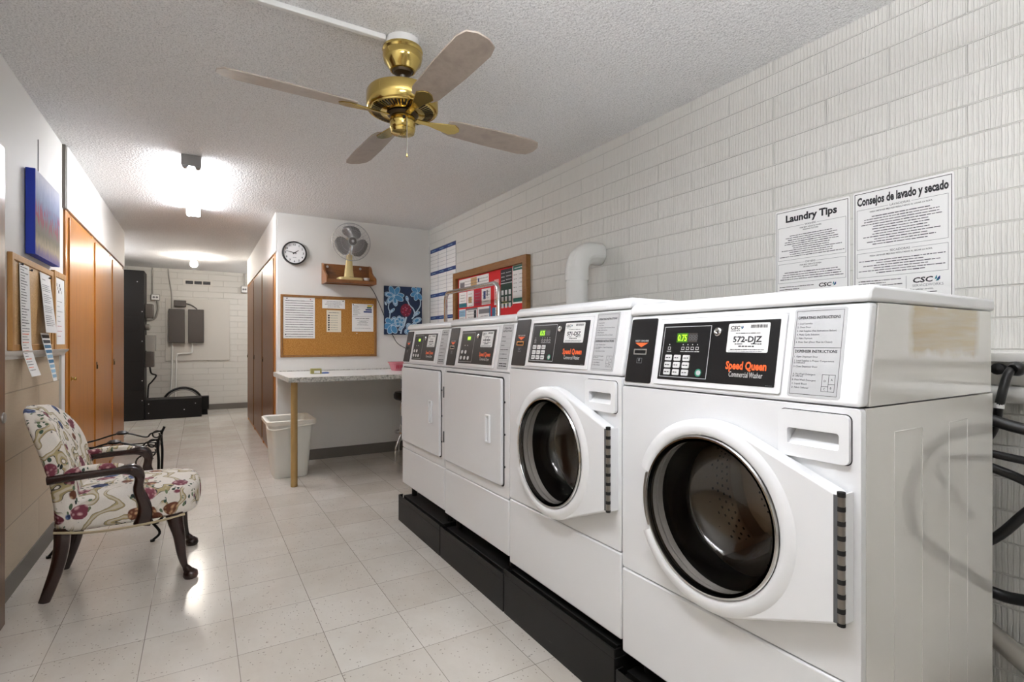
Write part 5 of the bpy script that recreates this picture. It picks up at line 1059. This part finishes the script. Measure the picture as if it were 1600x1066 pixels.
def outlet(x0, x1, z0, z1, label):
    t = thing('outlet_box', ((x0+x1)/2, YF, z0), label, 'outlet'); MB(WFa()).box(x0, x1, z0, z1, .001, .045, 'greybox2').build('box', t, bevel=.006); MB(WFa(.0452)).prism(rrect(x0+.008, x1-.008, z0+.008, z1-.008, .004), 0, .003, 'white').build('cover_plate', t)
    p_ = MB(WFa(.0485)); 
    for q in (.33, .67): 
        cx_ = x0+(x1-x0)*q; cz = (z0+z1)/2; p_.poly(circ(cx_, cz, .017, 14), .0004, 'greyink')
    p_.build('sockets', t)
outlet(-.69, -.565, 1.89, 1.99, 'outlet box on the end wall above the black cabinet side'); outlet(.65, .755, 2.08, 2.205, 'outlet box high at the right end of the end wall')
def sidebox(x0, x1, z0, z1, k, label, y0=10.13, y1=10.26): tag(MB().box(x0, x1, y0, y1, z0, z1, k).build('control_box', bevel=.006), label, 'electrical box', 'small boxes beside the black cabinet')
# boxes fixed to the right flank of the tower
for (z0, z1, k, wd, lb) in ((1.56, 1.78, 'greybox', .10, 'upper taupe control box on the flank of the tall black cabinet'), (1.05, 1.30, 'greybox2', .13, 'grey middle control box on the flank of the tall black cabinet'), (.80, 1.04, 'greybox', .11, 'lowest taupe control box on the flank of the tall black cabinet')):
    sidebox(-.714, -.714+wd, z0, z1, k, lb, 9.82, 10.0)
tag(MB().lathe([(.045, 0), (.05, .01), (.05, .05), (.03, .06), (0, .06)], 'conduit', (-.714, 9.9, 1.42), (1, 0, 0), 18).build('round_meter'), 'round grey meter between control boxes on the black cabinet', 'meter')
tag(MB().tube(smooth([(-.66, 9.9, .80), (-.64, 9.9, .70), (-.58, 9.92, .66), (-.64, 9.94, .56), (-.68, 9.95, .5), (-.69, 9.95, .31)]), .012, 'rubber', 8).build('black_cable'), 'black cable hanging from the lowest control box', 'cable')
t = thing('wall_vent', (-.02, YF, 2.18), 'white louvred vent high on the brick end wall', 'vent')
MB(WFa()).plate([(-.24, 2.17), (.20, 2.17), (.20, 2.275), (-.24, 2.275)], [rrect(-.20+.13*i, -.09+.13*i, 2.195, 2.25, .004) for i in range(3)], .001, .012, 'panelw').build('frame', t, bevel=.002, ang=50)
v = MB(WFa()); 
for i in range(3): 
    v.quad(-.20+.13*i, -.09+.13*i, 2.195, 2.25, .002, 'dark')
    for q in range(3): v.box(-.20+.13*i+.006, -.09+.13*i-.006, 2.203+.016*q, 2.209+.016*q, .003, .008, 'greyink')
v.build('louvres', t)

# ------------------------------------------------------------ ceiling fan, raceway, lamps, added fill lights
fx, fy = .735, 2.12
tag(MB().box(XL+.001, fx-.075, fy-.011, fy+.011, H-.022, H-.0005, 'raceway').build('ceiling_raceway', bevel=.003), 'white cable raceway along the ceiling to the brass fan', 'raceway')
t = thing('ceiling_fan', (fx, fy, H), 'polished brass ceiling fan with wooden blades hanging over the aisle', 'ceiling fan')
MB().lathe([(.068, H-.0005), (.068, H-.036), (.05, H-.04)], 'white', (fx, fy, 0), (0, 0, 1), 32).build('ceiling_box', t)
MB().lathe([(.072, H-.034), (.082, H-.037), (.084, H-.048), (.079, H-.056), (.083, H-.068), (.076, H-.095), (.058, H-.118), (.052, H-.128), (.046, H-.130), (.042, H-.124)], 'brass', (fx, fy, 0), (0, 0, 1), 40).build('canopy', t)
MB().lathe([(.043, H-.126), (.038, H-.138), (.02, H-.145), (0, H-.145)], 'brassdark', (fx, fy, 0), (0, 0, 1), 28).build('canopy_ball', t)
MB().cyl((fx, fy, 2.22), (fx, fy, H-.14), .0105, 'steel', 16).build('down_rod', t)
MB().lathe([(.02, 2.238), (.03, 2.226), (.12, 2.224), (.142, 2.218), (.148, 2.208), (.148, 2.148), (.143, 2.142), (.136, 2.144), (.134, 2.138), (.085, 2.130), (.06, 2.130)], 'brass', (fx, fy, 0), (0, 0, 1), 56).build('motor_housing', t)
v = MB()
for i in range(56):
    th = 2*PI*i/56; ca_, sa_ = math.cos(th), math.sin(th); wd = .0022
    r0, r1 = .092, .128; z = lambda rr: 2.138-.008*(.134-rr)/.049-.0012
    v.add([(fx+ca_*r0-sa_*wd, fy+sa_*r0+ca_*wd, z(r0)), (fx+ca_*r0+sa_*wd, fy+sa_*r0-ca_*wd, z(r0)), (fx+ca_*r1+sa_*wd*1.3, fy+sa_*r1-ca_*wd*1.3, z(r1)), (fx+ca_*r1-sa_*wd*1.3, fy+sa_*r1+ca_*wd*1.3, z(r1))], [(0,1,2,3)], 'dark')
v.build('vent_slots', t)
MB().lathe([(.06, 2.131), (.066, 2.126), (.06, 2.120), (.05, 2.118)], 'brassdark', (fx, fy, 0), (0, 0, 1), 32).build('flywheel', t)
MB().lathe([(.05, 2.118), (.053, 2.114), (.053, 2.072), (.049, 2.066), (.052, 2.062), (.048, 2.05), (.03, 2.046), (.012, 2.045), (.01, 2.041), (0, 2.041)], 'brass', (fx, fy, 0), (0, 0, 1), 40).build('switch_housing', t)
MB().cyl((fx-.012, fy-.052, 2.098), (fx-.014, fy-.0575, 2.098), .006, 'dark', 10).build('chain_port', t)
MB().tube([(fx-.002, fy-.058, 2.098), (fx-.002, fy-.059, 2.08), (fx-.002, fy-.059, 1.945)], .0018, 'steel', 6).lathe([(0, 0), (.004, .004), (.004, .014), (0, .018)], 'brass', (fx-.002, fy-.059, 1.93), (0, 0, 1), 8).build('pull_chain', t)
for q in range(4):
    th = math.radians(-30.96+33+90*q); ux = Vector((math.cos(th), math.sin(th), 0)); uy = Vector((-math.sin(th), math.cos(th), 0)); o_ = Vector((fx, fy, 2.122))
    F = lambda a, b, c=0: o_ + ux*a + uy*b + Vector((0, 0, 1))*(c - .20*b)
    bl = MB(F); pts = [(.20, -.042), (.24, -.055), (.45, -.064), (.62, -.064), (.665, -.052), (.685, -.02), (.685, .02), (.665, .052), (.62, .064), (.45, .064), (.24, .055), (.20, .042)]
    bl.prism(pts, -.003, .003, 'blade'); bo = bl.build('blade', t, bevel=.001, ang=50)
    br = MB(F); br.prism([(.058, -.012), (.12, -.011), (.165, -.022), (.23, -.036), (.255, -.02), (.265, 0), (.255, .02), (.23, .036), (.165, .022), (.12, .011), (.058, .012)], -.0085, -.0032, 'brass'); br.build('blade_bracket', bo, bevel=.001)
def strip_light(x0, y0, y1, label, tubem, z=H):
    t = thing('fluorescent_fixture', (x0, (y0+y1)/2, z), label, 'ceiling light'); w2 = .059
    MB().add([(x0+sx*wd, y, zz) for y in (y0, y1) for sx, wd, zz in ((-1, w2, z-.0005), (1, w2, z-.0005), (1, w2*.8, z-.045), (-1, w2*.8, z-.045))], [(0,1,2,3), (7,6,5,4), (0,4,5,1), (1,5,6,2), (2,6,7,3), (3,7,4,0)], 'fixture').build('housing', t, bevel=.002)
    MB().box(x0-w2, x0+w2, y0-.006, y0-.0005, z-.075, z-.001, 'fixgrey').build('end_plate', t, bevel=.002); MB().box(x0-w2, x0+w2, y1+.0005, y1+.006, z-.075, z-.001, 'fixgrey').build('end_plate', t, bevel=.002)
    for s_ in (-1, 1):
        MB().cyl((x0+s_*.036, y0+.055, z-.066), (x0+s_*.036, y1-.055, z-.066), .0185, tubem, 16).build('tube', t)
        for yy in ((y0+.001, y0+.054), (y1-.054, y1-.001)): MB().cyl((x0+s_*.036, yy[0], z-.066), (x0+s_*.036, yy[1], z-.066), .0195, 'fixgrey', 14).build('lamp_holder', t)
strip_light(-.045, 4.14, 5.78, 'twin-tube fluorescent ceiling fixture lit in the hallway', 'tube')
def hung_fill(x0, y0, y1, z, label, tubem):
    """unseen fill added for brightness, two bare tubes on a batten hung on rods: lights the ceiling as well as the floor"""
    t = thing('added_hung_fill', (x0, (y0+y1)/2, z), label, 'ceiling light')
    MB().box(x0-.022, x0+.022, y0, y1, z-.02, z+.02, 'fixture').build('batten', t, bevel=.003)
    for y in (y0+.2, y1-.2): MB().cyl((x0, y, z+.02), (x0, y, H-.001), .005, 'steel', 10).build('hanging_rod', t)
    for s_ in (-1, 1):
        MB().cyl((x0+s_*.07, y0+.05, z), (x0+s_*.07, y1-.05, z), .0185, tubem, 16).build('tube', t)
        for yy in ((y0+.01, y0+.05), (y1-.05, y1-.01)): MB().box(x0+(s_*.022 if s_ > 0 else -.09), x0+(.09 if s_ > 0 else -.022), yy[0], yy[1], z-.015, z+.015, 'fixgrey').build('lamp_holder', t)
hung_fill(.25, .1, 1.3, 2.14, 'added bare-tube fill light hung unseen above the camera position', 'fillnear')  # added out of view to lift the ceiling and machine fronts
def upward_fill(x0, y0, y1, z, label, tubem):
    """added unseen trough pendant: an opaque tray under two tubes throws the light up to the ceiling"""
    t = thing('added_trough_fill', (x0, (y0+y1)/2, z), label, 'ceiling light')
    tr = MB(); pts = [(-.15, .07), (-.12, 0), (.12, 0), (.15, .07), (.146, .07), (.117, .004), (-.117, .004), (-.146, .07)]
    tr.fr = lambda a, b, c=0: Vector((x0+a, c, z+b)); tr.prism(pts, y0, y1, 'fixture'); tr.build('tray', t)
    for y in (y0+.2, y1-.2): MB().cyl((x0, y, z+.004), (x0, y, H-.001), .005, 'steel', 10).build('hanging_rod', t)
    for s_ in (-1, 1):
        MB().cyl((x0+s_*.06, y0+.05, z+.04), (x0+s_*.06, y1-.05, z+.04), .0185, tubem, 16).build('tube', t)
        for yy in ((y0+.01, y0+.05), (y1-.05, y1-.01)): MB().box(x0+s_*.06-.015, x0+s_*.06+.015, yy[0], yy[1], z+.0045, z+.055, 'fixgrey').build('lamp_holder', t)
upward_fill(1.25, -.95, .3, 2.08, 'added unseen upward trough light over the machine row, behind the camera position', 'fillrear')  # invented uplight, out of view, brightens the ceiling only
hung_fill(-1.25, 7.7, 9.2, 2.2, 'added bare-tube fill light hidden in the side bay left of the hallway end', 'fillend')  # added behind the lockers to even out the end wall
hung_fill(1.35, 9.1, 10.4, 2.2, 'added bare-tube fill light hidden in the side bay right of the hallway end', 'fillend')  # second hidden fill, added for the end wall's brightness
t = thing('bulb_light', (-.065, 8.94, H), 'bare round bulb on the ceiling near the hallway end', 'ceiling light')
MB().lathe([(.075, H-.0005), (.075, H-.012), (.03, H-.022), (.028, H-.04), (0, H-.04)], 'white', (-.065, 8.94, 0), (0, 0, 1), 28).build('lamp_base', t)
MB().lathe([(0, H-.16), (.03, H-.153), (.048, H-.128), (.05, H-.105), (.036, H-.07), (.02, H-.045), (.02, H-.041)], 'bulb', (-.065, 8.94, 0), (0, 0, 1), 24).build('bulb', t)
